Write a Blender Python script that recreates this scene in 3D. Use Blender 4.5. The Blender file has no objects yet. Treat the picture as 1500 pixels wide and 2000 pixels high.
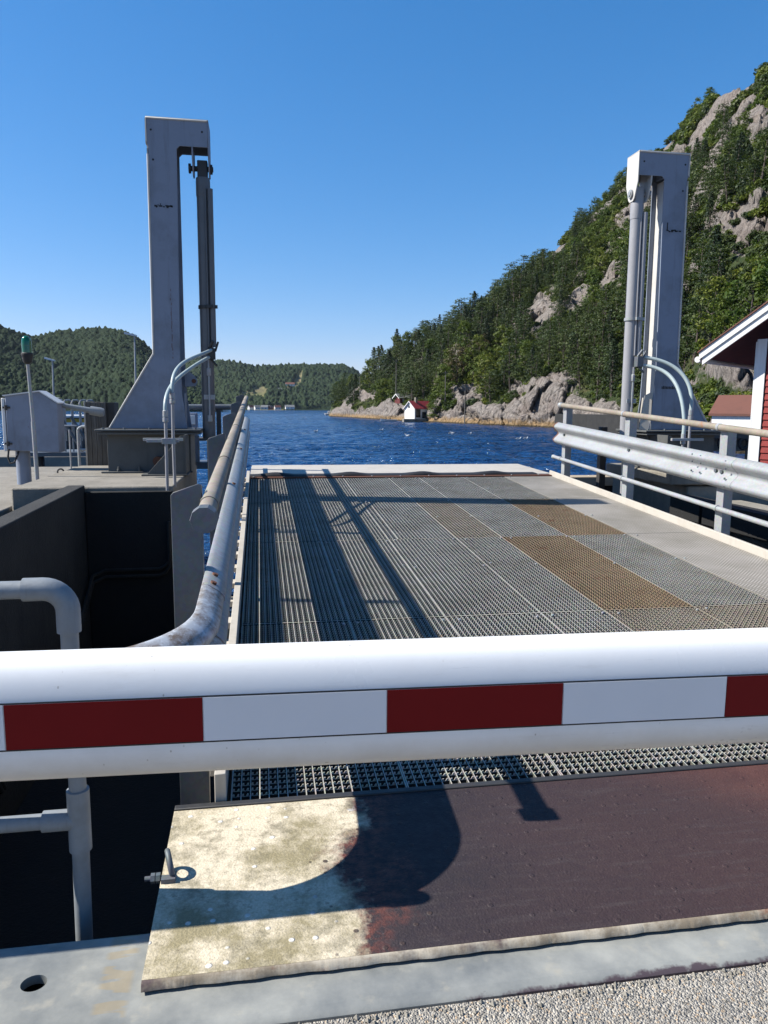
import bpy, math, random
import numpy as np
from mathutils import Vector, Matrix
R = math.radians
random.seed(7); rng = np.random.default_rng(11)
scene = bpy.context.scene
col = scene.collection

# ------------------------------------------------------------------ camera
PITCH, ROLL, YAW, EYE = R(7.93), R(.4), R(9.5), 1.6
fw = Vector((math.sin(YAW)*math.cos(PITCH), math.cos(YAW)*math.cos(PITCH), -math.sin(PITCH)))
rt = Vector((math.cos(YAW), -math.sin(YAW), 0)); up = rt.cross(fw)
rt2 = rt*math.cos(ROLL)+up*math.sin(ROLL); up2 = rt2.cross(fw)
cam = bpy.data.cameras.new('camera'); camo = bpy.data.objects.new('camera', cam); col.objects.link(camo)
m3 = Matrix((rt2, up2, -fw)).transposed()
camo.matrix_world = Matrix.Translation((0, 0, EYE)) @ m3.to_4x4()
cam.sensor_fit = 'VERTICAL'; cam.sensor_height = 32; cam.lens = 32*1450/2000
cam.clip_start = .05; cam.clip_end = 20000
scene.camera = camo
# ------------------------------------------------------------------ light
SUNV = Vector((-1.085, .18, 1)).normalized()
SUN_EL = math.asin(SUNV.z); SUN_AZ = math.atan2(SUNV.x, SUNV.y)
w = bpy.data.worlds.new('World'); scene.world = w; w.use_nodes = True
nt = w.node_tree; bg = nt.nodes['Background']
sk = nt.nodes.new('ShaderNodeTexSky'); sk.sky_type = 'NISHITA'; sk.sun_disc = False
sk.sun_elevation = SUN_EL; sk.sun_rotation = SUN_AZ
sk.air_density = 1.0; sk.dust_density = .15; sk.ozone_density = 3.0; sk.altitude = 0
hs = nt.nodes.new('ShaderNodeHueSaturation'); hs.inputs['Saturation'].default_value = 1.25
tn = nt.nodes.new('ShaderNodeMix'); tn.data_type = 'RGBA'; tn.blend_type = 'MULTIPLY'; tn.inputs[0].default_value = 1; tn.inputs[7].default_value = (.93, .95, 1.10, 1)
nt.links.new(sk.outputs[0], hs.inputs['Color']); nt.links.new(hs.outputs[0], tn.inputs[6]); sp_ = nt.nodes.new('ShaderNodeSeparateColor'); cb_ = nt.nodes.new('ShaderNodeCombineColor'); nt.links.new(tn.outputs[2], sp_.inputs[0])
for i_, (pw_, ml_) in enumerate(((1.05, .826), (.77, 1.24), (.72, 1.597))):      # flatter, more azure gradient than the raw sky model
    a_ = nt.nodes.new('ShaderNodeMath'); a_.operation = 'POWER'; a_.inputs[1].default_value = pw_; nt.links.new(sp_.outputs[i_], a_.inputs[0])
    b_ = nt.nodes.new('ShaderNodeMath'); b_.operation = 'MULTIPLY'; b_.inputs[1].default_value = ml_; nt.links.new(a_.outputs[0], b_.inputs[0]); nt.links.new(b_.outputs[0], cb_.inputs[i_])
nt.links.new(cb_.outputs[0], bg.inputs[0])
bg.inputs[1].default_value = .074
sl = bpy.data.lights.new('sun', 'SUN'); sl.energy = 5.0; sl.angle = R(.5); sl.color = (1, .955, .88)
so = bpy.data.objects.new('sun', sl); col.objects.link(so)
so.rotation_euler = SUNV.to_track_quat('Z', 'Y').to_euler()
scene.view_settings.view_transform = 'Standard'; scene.view_settings.look = 'None'
scene.view_settings.exposure = 1.0; scene.view_settings.gamma = 1
scene.cycles.max_bounces = 6; scene.cycles.transparent_max_bounces = 6

# ------------------------------------------------------------------ helpers
class MB:
    def __init__(s): s.v = []; s.f = []
    def add(s, vs, fs):
        o = len(s.v); s.v += [tuple(v) for v in vs]; s.f += [tuple(i+o for i in f) for f in fs]; return s
    def box(s, x0, x1, y0, y1, z0, z1):
        vs = [(x, y, z) for z in (z0, z1) for y in (y0, y1) for x in (x0, x1)]
        return s.add(vs, [(0, 2, 3, 1), (4, 5, 7, 6), (0, 1, 5, 4), (2, 6, 7, 3), (0, 4, 6, 2), (1, 3, 7, 5)])
    def obox(s, c, ax, ay, az, hx, hy, hz):
        c = Vector(c); ax, ay, az = Vector(ax).normalized(), Vector(ay).normalized(), Vector(az).normalized()
        vs = [c+ax*x*hx+ay*y*hy+az*z*hz for z in (-1, 1) for y in (-1, 1) for x in (-1, 1)]
        return s.add(vs, [(0, 2, 3, 1), (4, 5, 7, 6), (0, 1, 5, 4), (2, 6, 7, 3), (0, 4, 6, 2), (1, 3, 7, 5)])
    def tube(s, path, r, n=14, caps=True):
        path = [Vector(p) for p in path]; k = len(path)
        rs = r if isinstance(r, (list, tuple)) else [r]*k
        rings = []; prev = None
        for i, p in enumerate(path):
            d = (path[min(i+1, k-1)]-path[max(i-1, 0)]).normalized()
            if prev is None:
                a = d.orthogonal().normalized()
            else:
                a = (prev-d*prev.dot(d))
                a = a.normalized() if a.length > 1e-6 else d.orthogonal().normalized()
            prev = a; b = d.cross(a)
            rings.append([p+(a*math.cos(2*math.pi*j/n)+b*math.sin(2*math.pi*j/n))*rs[i] for j in range(n)])
        vs = [v for rg in rings for v in rg]
        fs = [(i*n+j, i*n+(j+1) % n, (i+1)*n+(j+1) % n, (i+1)*n+j) for i in range(k-1) for j in range(n)]
        if caps: fs += [tuple(reversed(range(n))), tuple((k-1)*n+j for j in range(n))]
        return s.add(vs, fs)
    def prism(s, poly, axis, a, b):
        # poly in the plane of the two other axes, extruded a..b along axis
        def P(u, v, t): return {'x': (t, u, v), 'y': (u, t, v), 'z': (u, v, t)}[axis]
        n = len(poly); vs = [P(u, v, a) for u, v in poly]+[P(u, v, b) for u, v in poly]
        ar = sum(poly[i][0]*poly[(i+1) % n][1]-poly[(i+1) % n][0]*poly[i][1] for i in range(n))
        fl = (ar > 0) ^ (axis == 'y') ^ (b < a)
        fs = [(i, (i+1) % n, n+(i+1) % n, n+i) if fl else (n+i, n+(i+1) % n, (i+1) % n, i) for i in range(n)]
        fs += [tuple(reversed(range(n))) if fl else tuple(range(n)), tuple(range(n, 2*n)) if fl else tuple(reversed(range(n, 2*n)))]
        return s.add(vs, fs)
    def torus(s, c, axis, R1, r, n=20, m=8, sx=1, sy=1):
        c = Vector(c); ax = Vector(axis).normalized(); a = ax.orthogonal().normalized(); b = ax.cross(a)
        vs = []
        for i in range(n):
            t = 2*math.pi*i/n; e = a*math.cos(t)*sx+b*math.sin(t)*sy
            for j in range(m):
                q = 2*math.pi*j/m; vs.append(c+e*R1+e.normalized()*r*math.cos(q)+ax*r*math.sin(q))
        fs = [(i*m+j, ((i+1) % n)*m+j, ((i+1) % n)*m+(j+1) % m, i*m+(j+1) % m) for i in range(n) for j in range(m)]
        return s.add(vs, fs)
    def lathe(s, prof, c=(0, 0, 0), n=24, axis='z'):
        vs = []
        for r_, h in prof:
            for j in range(n):
                t = 2*math.pi*j/n; x, y = r_*math.cos(t), r_*math.sin(t)
                p = {'z': (x, y, h), 'x': (h, x, y), 'y': (x, h, y)}[axis]
                vs.append((c[0]+p[0], c[1]+p[1], c[2]+p[2]))
        k = len(prof)
        fs = [(i*n+j, i*n+(j+1) % n, (i+1)*n+(j+1) % n, (i+1)*n+j) for i in range(k-1) for j in range(n)]
        fs += [tuple(reversed(range(n))), tuple((k-1)*n+j for j in range(n))]
        if axis == 'y': fs = [tuple(reversed(f)) for f in fs]
        return s.add(vs, fs)
    def build(s, name, m=None, parent=None, smooth=True, bevel=0, angle=35):
        me = bpy.data.meshes.new(name); me.from_pydata(s.v, [], s.f); me.update()
        return link(name, me, m, parent, smooth, bevel, angle)
def link(name, me, m=None, parent=None, smooth=True, bevel=0, angle=35):
    o = bpy.data.objects.new(name, me); col.objects.link(o)
    if m: me.materials.append(m)
    if smooth:
        me.polygons.foreach_set('use_smooth', [True]*len(me.polygons)); me.set_sharp_from_angle(angle=R(angle))
    if bevel:
        b = o.modifiers.new('bevel', 'BEVEL'); b.width = bevel; b.segments = 2; b.limit_method = 'ANGLE'; b.angle_limit = R(40)
        b.harden_normals = False
    if parent:
        o.parent = parent
        o.matrix_parent_inverse = Matrix.Translation(-parent.location) if parent.parent is None else parent.matrix_parent_inverse.copy()
        if parent.parent is not None: o.matrix_parent_inverse = Matrix.Identity(4)
    return o
def tag(o, label=None, cat=None, group=None, kind=None):
    if label: o['label'] = label
    if cat: o['category'] = cat
    if group: o['group'] = group
    if kind: o['kind'] = kind
    return o
def thing(name, label, cat, loc=(0, 0, 0), group=None):
    o = bpy.data.objects.new(name, None); col.objects.link(o); o.location = loc; o.empty_display_size = .1
    return tag(o, label, cat, group)
def dup(root, name=None):
    c = root.copy(); col.objects.link(c)
    for ch in root.children:
        d = ch.copy(); col.objects.link(d); d.parent = c
        for g in ch.children:
            e = g.copy(); col.objects.link(e); e.parent = d
    return c

# ------------------------------------------------------------------ materials
class NT:
    def __init__(s, name):
        s.m = bpy.data.materials.new(name); s.m.use_nodes = True; s.t = s.m.node_tree
        s.b = s.t.nodes['Principled BSDF']; s.tc = s.t.nodes.new('ShaderNodeTexCoord')
        s.geo = s.t.nodes.new('ShaderNodeNewGeometry'); s.pos = s.geo.outputs['Position']
    def n(s, ty, **kw):
        x = s.t.nodes.new(ty)
        for k, v in kw.items(): setattr(x, k, v)
        return x
    def put(s, sock, v):
        if isinstance(v, bpy.types.NodeSocket): s.t.links.new(v, sock)
        elif isinstance(v, (tuple, list)) and len(v) == 3 and sock.type == 'RGBA': sock.default_value = (*v, 1)
        else: sock.default_value = v
    def noise(s, scale, detail=4, rough=.55, vec=None, out='Fac', dist=0):
        x = s.n('ShaderNodeTexNoise'); s.put(x.inputs['Scale'], scale); x.inputs['Detail'].default_value = detail
        x.inputs['Roughness'].default_value = rough; x.inputs['Distortion'].default_value = dist
        s.put(x.inputs['Vector'], vec or s.pos); return x.outputs[out]
    def vor(s, scale, vec=None, feature='F1', out='Distance', rnd=1):
        x = s.n('ShaderNodeTexVoronoi', feature=feature); x.inputs['Scale'].default_value = scale
        x.inputs['Randomness'].default_value = rnd
        s.put(x.inputs['Vector'], vec or s.pos); return x.outputs[out]
    def mp(s, scale=(1, 1, 1), loc=(0, 0, 0), rot=(0, 0, 0), vec=None):
        x = s.n('ShaderNodeMapping'); x.inputs['Scale'].default_value = scale; x.inputs['Location'].default_value = loc
        x.inputs['Rotation'].default_value = rot; s.put(x.inputs['Vector'], vec or s.pos); return x.outputs[0]
    def ramp(s, fac, a, b, lo=0., hi=1.):
        x = s.n('ShaderNodeMapRange'); s.put(x.inputs[0], fac)
        for i, v in enumerate((a, b, lo, hi)): x.inputs[i+1].default_value = v
        x.clamp = True; return x.outputs[0]
    def mix(s, fac, a, b, mode='MIX'):
        x = s.n('ShaderNodeMix', data_type='RGBA', blend_type=mode); s.put(x.inputs[0], fac); s.put(x.inputs[6], a); s.put(x.inputs[7], b)
        return x.outputs[2]
    def math(s, op, a, b=0., c=0.):
        x = s.n('ShaderNodeMath', operation=op)
        for i, v in enumerate((a, b, c)): s.put(x.inputs[i], v)
        return x.outputs[0]
    def xyz(s, vec=None):
        x = s.n('ShaderNodeSeparateXYZ'); s.put(x.inputs[0], vec or s.pos); return x.outputs
    def bump(s, h, strength=.3, dist=.01, nrm=None):
        x = s.n('ShaderNodeBump'); s.put(x.inputs['Height'], h); x.inputs['Strength'].default_value = strength
        x.inputs['Distance'].default_value = dist
        if nrm: s.t.links.new(nrm, x.inputs['Normal'])
        return x.outputs[0]
    def done(s, color=None, rough=None, metal=None, normal=None, spec=None):
        if color is not None: s.put(s.b.inputs['Base Color'], color)
        if rough is not None: s.put(s.b.inputs['Roughness'], rough)
        if metal is not None: s.put(s.b.inputs['Metallic'], metal)
        if spec is not None: s.put(s.b.inputs['Specular IOR Level'], spec)
        if normal is not None: s.t.links.new(normal, s.b.inputs['Normal'])
        return s.m

def sc_(c, k): return tuple(v*k for v in c)
def worn(name, base, dirt=(.08, .07, .05), rust=None, amount=.35, rough=.5, metal=0., scale=3., streak=True, rust_at=.66, bump=.15, spec=.4):
    s = NT(name); base, dirt = sc_(base, .62), sc_(dirt, .62)
    n1 = s.noise(scale, 6, .65); n2 = s.noise(scale*7, 4, .6)
    fac = s.ramp(n1, .48, .8, 0, amount)
    c = s.mix(fac, base, dirt)
    if streak:
        n3 = s.noise(1., 5, .6, s.mp((scale*6, scale*6, scale*.5)))
        c = s.mix(s.ramp(n3, .56, .8, 0, amount*.8), c, dirt)
    if rust:
        n4 = s.noise(scale*2.3, 7, .75, s.mp(loc=(3, 8, 1)))
        c = s.mix(s.ramp(n4, rust_at, rust_at+.06, 0, .9), c, rust)
    c = s.mix(.25, c, s.mix(n2, (.55, .55, .55), (1.0, 1.0, 1.0)), 'MULTIPLY')
    return s.done(c, s.ramp(n2, .3, .8, rough-.08, rough+.12), metal, s.bump(s.math('ADD', n1, n2), bump, .004), spec)

M = {}
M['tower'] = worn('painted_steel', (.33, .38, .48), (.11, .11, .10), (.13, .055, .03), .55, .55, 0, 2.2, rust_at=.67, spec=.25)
M['tower_lit'] = worn('sunlit_painted_steel', (.78, .76, .72), (.30, .27, .23), (.2, .09, .05), .35, .55, 0, 2.2, rust_at=.72, spec=.25)  # sunlight put into a brighter copy of the tower paint
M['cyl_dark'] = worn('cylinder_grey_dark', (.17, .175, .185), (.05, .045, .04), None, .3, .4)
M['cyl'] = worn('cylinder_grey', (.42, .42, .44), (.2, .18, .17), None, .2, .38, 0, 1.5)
M['pedestal'] = worn('pedestal_steel', (.13, .135, .13), (.05, .045, .035), (.12, .06, .03), .5, .6, 0, 3, rust_at=.7)
M['darkmetal'] = worn('dark_metal', (.05, .05, .05), (.09, .06, .04), (.12, .05, .025), .4, .5)
def galv(name, base=(.46, .48, .49), dirt=(.30, .28, .25), rust=(.26, .14, .07), ra=.72, am=.5, metal=.12, rough=.42):
    s = NT(name); base, dirt, rust = sc_(base, .66), sc_(dirt, .66), sc_(rust, .8)
    sp = s.vor(60, out='Color'); n1 = s.noise(2.5, 6, .65); n2 = s.noise(30, 4, .6)
    band = s.noise(1., 4, .6, s.mp((8, 8, 1.5)))
    c = s.mix(s.ramp(n1, .42, .78, 0, am), base, dirt)
    c = s.mix(.22, c, s.mix(.8, (1, 1, 1), sp), 'MULTIPLY')
    c = s.mix(s.ramp(band, .58, .8, 0, am*.7), c, dirt)
    n4 = s.noise(5, 8, .75, s.mp(loc=(3, 8, 1)))
    c = s.mix(s.ramp(n4, ra, ra+.08, 0, .9), c, rust)
    return s.done(c, s.ramp(n2, .3, .7, rough-.08, rough+.15), metal, s.bump(s.math('ADD', n1, s.math('MULTIPLY', n2, .4)), .2, .004))
M['galv'] = galv('galvanised_steel')
M['galv_dull'] = galv('galvanised_dull', (.17, .19, .21), (.09, .09, .085), metal=.2, rough=.5)
M['pipe'] = galv('weathered_pipe', (.38, .33, .26), (.20, .15, .10), (.30, .13, .05), .60, .8, .0, .6)
M['fitting'] = worn('grey_fitting', (.34, .37, .39), (.12, .115, .10), None, .35, .48, 0, 9)
M['grating'] = galv('grating_steel', (.58, .56, .49), (.25, .21, .15), (.30, .17, .09), .62, .6, 0, .6)
M['grating_tan'] = galv('grating_tan', (.42, .31, .19), (.24, .165, .09), (.20, .09, .04), .58, .8, 0, .75)
M['grating_beige'] = galv('grating_beige', (.58, .49, .37), (.33, .25, .16), (.25, .15, .08), .64, .7, .05, .6)
M['cream'] = worn('cream_paint_steel', (.66, .61, .53), (.42, .36, .28), (.30, .13, .07), .5, .55, 0, 3, rust_at=.68)
M['rust'] = worn('rusty_steel', (.20, .08, .045), (.09, .045, .03), None, .6, .8, 0, 8)
M['white_boom'] = worn('boom_white', (1.22, 1.21, 1.18), (.42, .40, .37), None, .10, .30, 0, 2.0, streak=False, bump=.03)
s_ = NT('boom_paint'); a_ = s_.noise(2.2, 6, .7); b_ = s_.noise(1, 5, .7, s_.mp((5, 40, 40)))
c_ = s_.mix(s_.ramp(a_, .5, .75, 0, .35), (.70, .70, .685), (.52, .50, .46)); c_ = s_.mix(s_.ramp(b_, .58, .78, 0, .3), c_, (.45, .42, .37))
f_ = s_.vor(9, s_.mp((1, 2.2, 2.2))); e_ = s_.noise(60, 3, .6); c_ = s_.mix(s_.ramp(s_.math('ADD', f_, s_.math('MULTIPLY', e_, .05)), .052, .06, .9, 0), c_, (.16, .13, .10))
f_ = s_.vor(30, s_.mp((1.6, 1, 1))); c_ = s_.mix(s_.math('MULTIPLY', s_.ramp(f_, .06, .10, .7, 0), s_.ramp(a_, .52, .6)), c_, (.26, .23, .19))
f_ = s_.noise(1, 6, .75, s_.mp((2.5, 90, 90), rot=(0, 0, .05))); c_ = s_.mix(s_.ramp(f_, .66, .70, 0, .35), c_, (.45, .45, .44))
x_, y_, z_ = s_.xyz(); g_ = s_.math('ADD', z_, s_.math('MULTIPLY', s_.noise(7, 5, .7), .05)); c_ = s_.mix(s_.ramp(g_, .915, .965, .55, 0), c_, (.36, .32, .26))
M['white_boom'] = s_.done(c_, s_.ramp(a_, .3, .7, .22, .4), 0, s_.bump(a_, .05, .002), .5)
s_ = NT('reflector_red'); v_ = s_.vor(260, rnd=0)
M['red'] = s_.done(s_.mix(s_.noise(6), (.13, .003, .004), (.165, .004, .006)), .45, 0, s_.bump(v_, .1, .0005), .12)
s_ = NT('reflector_white'); v_ = s_.vor(260, rnd=0)
M['wref'] = s_.done(s_.mix(s_.noise(5), (.60, .60, .60), (.66, .66, .66)), .4, 0, s_.bump(v_, .1, .0005), .2)
M['rubber'] = worn('black_rubber', (.022, .022, .024), (.06, .055, .05), None, .6, .6, 0, 4)
M['hose'] = worn('pale_hose', (.50, .60, .60), (.3, .33, .33), None, .25, .4, 0, 10, streak=False)

# concrete
M['bar_side'] = galv('shaded_bar', (.125, .12, .105), (.07, .06, .045), (.16, .09, .05), .62, .6, 0, .7)  # bar sides darkened: shade between the bars put into the colour
M['bar_dark'] = galv('shaded_cross_bar', (.04, .04, .038), (.025, .022, .018), (.08, .045, .03), .6, .6, 0, .8)  # shaded faces of the cross bars coloured near black
M['bar_side_tan'] = galv('shaded_bar_tan', (.22, .155, .09), (.13, .085, .05), (.14, .08, .05), .58, .6, 0, .8)  # tan version of the bar sides, shade included in the colour
def concrete(name, base, dark, am=.7, sc=1.5):
    s = NT(name); base, dark = sc_(base, .62), sc_(dark, .55); n1 = s.noise(sc, 8, .7); n2 = s.noise(22, 6, .7); n3 = s.noise(1, 6, .7, s.mp((6, 6, .8)))
    c = s.mix(s.ramp(n1, .38, .7, 0, am), base, dark)
    c = s.mix(s.ramp(n3, .5, .75, 0, am*.8), c, dark)
    c = s.mix(.5, c, s.mix(n2, (.45, .45, .45), (1.25, 1.22, 1.15)), 'MULTIPLY')
    v = s.vor(55)
    return s.done(c, .9, 0, s.bump(s.math('ADD', n2, s.math('MULTIPLY', v, .35)), .55, .012))
M['concrete'] = concrete('quay_concrete', (.36, .33, .28), (.19, .17, .135))
M['concrete_dark'] = concrete('shade_dark_concrete', (.034, .033, .030), (.010, .010, .009), .9)  # shade of the pit wall put into a near-black concrete
M['concrete_light'] = concrete('pale_concrete', (.42, .39, .33), (.22, .2, .16))

def tread():
    s = NT('tread_plate'); x, y, z = s.xyz()
    n1 = s.noise(3.2, 7, .7); n2 = s.noise(26, 5, .7); n5 = s.noise(130, 3, .6)
    wob = s.math('MULTIPLY', s.math('SUBTRACT', s.noise(2.6, 7, .72, s.mp(loc=(4, 2, 0))), .5), .75)
    xx = s.math('ADD', x, wob)
    pale = s.mix(s.ramp(n1, .46, .60), (.70, .61, .45), (.30, .255, .145))
    pale = s.mix(s.ramp(s.noise(7, 6, .7, s.mp(loc=(9, 1, 0))), .52, .66, 0, .7), pale, (.17, .15, .09))
    pale = s.mix(s.ramp(n2, .56, .66, 0, .55), pale, (.20, .17, .11))
    pale = s.mix(s.ramp(s.noise(5, 5, .7, s.mp(loc=(1, 7, 0))), .69, .72, 0, .8), pale, (.66, .66, .64))
    purple = s.mix(s.ramp(s.noise(2.2, 6, .65), .35, .7), (.020, .0155, .019), (.034, .022, .025))
    purple = s.mix(s.ramp(s.math('ADD', x, s.math('MULTIPLY', s.noise(1.3, 5, .7), 1.2)), .9, 2.3, 0, .85), purple, (.052, .026, .024))
    purple = s.mix(s.ramp(s.noise(1, 5, .7, s.mp((3, 30, 1), rot=(0, 0, .9))), .52, .7, 0, .35), purple, (.075, .062, .06))
    purple = s.mix(s.ramp(n2, .66, .8, 0, .15), purple, (.2, .17, .16))
    rust = s.mix(s.ramp(n1, .4, .6), (.085, .030, .022), (.13, .05, .035))
    c = s.mix(s.ramp(xx, .24, .34), pale, s.mix(s.ramp(n2, .4, .6), (.14, .045, .03), purple))
    c = s.mix(s.ramp(xx, .36, .5), c, purple)
    # right hand corner: rust, then bare again
    d = s.math('ADD', s.math('MULTIPLY', x, 1.0), s.math('MULTIPLY', y, .9))
    dd = s.math('ADD', d, s.math('MULTIPLY', wob, .7))
    c = s.mix(s.ramp(dd, 4.0, 4.6, 0, .75), c, rust)
    c = s.mix(s.ramp(dd, 4.72, 4.80, 0, .8), c, pale)
    sp = s.vor(16, s.mp((1, 1, .01)), rnd=.45)
    c = s.mix(s.ramp(sp, .05, .09, .0, 0), c, (0, 0, 0))
    dots = s.ramp(sp, .11, .17, 1, 0)
    zone = s.ramp(s.math('ABSOLUTE', s.math('SUBTRACT', xx, .36)), .16, .34, 1, 0)
    c = s.mix(s.math('MULTIPLY', s.math('MULTIPLY', dots, zone), .9), c, (.05, .03, .025))
    studs = s.math('MULTIPLY', dots, s.ramp(xx, .1, .2, .7, 0))
    c = s.mix(studs, c, (.85, .84, .80))
    grit = s.ramp(n5, .66, .74, 0, .13)
    c = s.mix(grit, c, (.45, .4, .36))
    c = s.mix(.45, c, s.mix(s.ramp(n5, .3, .7), (.55, .55, .55), (1.2, 1.2, 1.2)), 'MULTIPLY')
    h = s.math('ADD', s.math('MULTIPLY', n5, .6), s.math('ADD', s.math('MULTIPLY', n2, .5), s.math('MULTIPLY', dots, .5)))
    c = s.mix(1., c, (.78, .78, .78), 'MULTIPLY')
    return s.done(c, s.ramp(n2, .3, .7, .55, .8), 0, s.bump(h, .75, .006), .4)
M['tread'] = tread()
def lip():
    s = NT('worn_plate_edge'); x, y, z = s.xyz(); n = s.noise(5, 6, .7)
    c = s.mix(s.ramp(n, .45, .6), (.40, .35, .27), (.20, .16, .11))
    c = s.mix(s.ramp(s.noise(3.1, 6, .7), .56, .64), c, (.17, .06, .03))
    c = s.mix(s.ramp(s.noise(2.1, 6, .7, s.mp(loc=(5, 0, 0))), .55, .62), c, (.09, .06, .055))
    wv = s.n('ShaderNodeTexWave', wave_type='BANDS', bands_direction='X'); wv.inputs['Scale'].default_value = 38
    wv.inputs['Distortion'].default_value = 3; wv.inputs['Detail'].default_value = 3; s.put(wv.inputs['Vector'], s.pos)
    return s.done(s.mix(.55, c, s.mix(wv.outputs['Fac'], (.93, .93, .93), (1.03, 1.03, 1.03)), 'MULTIPLY'), .7, 0, s.bump(n, .6, .004))
M['lip'] = lip()
def sill():
    s = NT('galvanised_sill'); x, y, z = s.xyz(); n1 = s.noise(2.6, 7, .65); n2 = s.noise(9, 5, .6)
    c = s.mix(s.ramp(n1, .35, .65), (.13, .14, .14), (.30, .30, .27))
    c = s.mix(s.ramp(n2, .58, .72, 0, .5), c, (.36, .33, .26))
    # old glue traces beside the tongue plate
    z1 = s.math('MULTIPLY', s.ramp(s.math('ABSOLUTE', s.math('ADD', x, .42)), .035, .05, 1, 0), s.ramp(s.noise(1, 2, .5, s.mp((6, 26, 1), rot=(0, 0, .5))), .46, .5))
    c = s.mix(s.math('MULTIPLY', z1, .45), c, (.28, .21, .10))
    # dark peeled coating along the rolled edge to the right
    e = s.math('ADD', y, s.math('MULTIPLY', s.noise(6, 5, .7), .09))
    pr = s.math('MULTIPLY', s.ramp(e, 1.815, 1.825, 1, 0), s.ramp(s.math('ADD', x, s.math('MULTIPLY', n1, .3)), .68, .72))
    c = s.mix(pr, c, (.075, .055, .06))
    return s.done(c, s.ramp(n2, .3, .7, .34, .6), .12, s.bump(s.math('ADD', n1, s.math('MULTIPLY', n2, .3)), .35, .006))
M['sill'] = sill()
def asphalt():
    s = NT('asphalt'); v = s.vor(165, out='Color'); vd = s.vor(165); n = s.noise(40, 5, .7); n1 = s.noise(3, 4)
    g = s.n('ShaderNodeSeparateColor'); s.put(g.inputs[0], v)
    c = s.mix(g.outputs[0], (.14, .13, .112), (.44, .405, .345)); c = s.mix(s.ramp(g.outputs[1], .9, .95), c, (.42, .31, .2))
    c = s.mix(s.ramp(n, .55, .75, 0, .6), c, (.12, .115, .105))
    c = s.mix(s.ramp(n1, .4, .7, 0, .3), c, (.16, .15, .14))
    h = s.math('ADD', s.math('MULTIPLY', s.math('SUBTRACT', 1., vd), 1.), n)
    return s.done(c, .9, 0, s.bump(h, .8, .012))
M['asphalt'] = asphalt()
def timber(name, a=(.24, .22, .19), b=(.11, .10, .085), ax='z', plank=.1):
    s = NT(name); a, b = sc_(a, .68), sc_(b, .68); sc = {'z': (14, 14, 1.2), 'x': (1.2, 14, 14), 'y': (14, 1.2, 14)}[ax]
    n = s.noise(1, 7, .7, s.mp(sc)); n1 = s.noise(2)
    c = s.mix(s.ramp(n, .35, .65), a, b); c = s.mix(s.ramp(n1, .4, .7, 0, .5), c, b)
    return s.done(c, .85, 0, s.bump(n, .6, .008))
M['timber'] = timber('grey_timber')
M['timber_pale'] = timber('pale_timber', (.55, .46, .33), (.36, .28, .19), 'x')
M['redwall'] = timber('red_boards', (.36, .05, .04), (.25, .035, .03), 'x')
M['redwall2'] = timber('dark_red_boards', (.16, .022, .02), (.10, .015, .014), 'x')
M['whitewood'] = timber('white_boards', (1.0, 1.0, .98), (.85, .84, .80), 'z')
M['redroof'] = worn('red_roof', (.42, .045, .055), (.25, .03, .04), None, .4, .6, 0, 1)
M['tileroof'] = worn('tile_roof', (.19, .072, .048), (.12, .05, .035), None, .6, .7, 0, 2)
M['greyroof'] = worn('slate_roof', (.22, .23, .23), (.12, .12, .12), None, .5, .7, 0, 1)
M['glass'] = worn('window_glass', (.03, .035, .04), (.02, .02, .02), None, .1, .1)
M['yellow'] = worn('yellow_paint', (.62, .36, .02), (.3, .2, .05), None, .3, .5)
M['lampgreen'] = None
s_ = NT('green_lens'); M['lampgreen'] = s_.done((.0, .12, .045), .12, 0); s_.b.inputs['Transmission Weight'].default_value = .35; s_.b.inputs['Coat Weight'].default_value = .5
M['white'] = worn('white_paint', (1.0, 1.0, .98), (.4, .38, .35), None, .2, .5, 0, 3)
M['shade_black'] = concrete('shade_black_concrete', (.012, .012, .012), (.006, .006, .006), .8)  # pit shade held as a near-black colour

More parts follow.
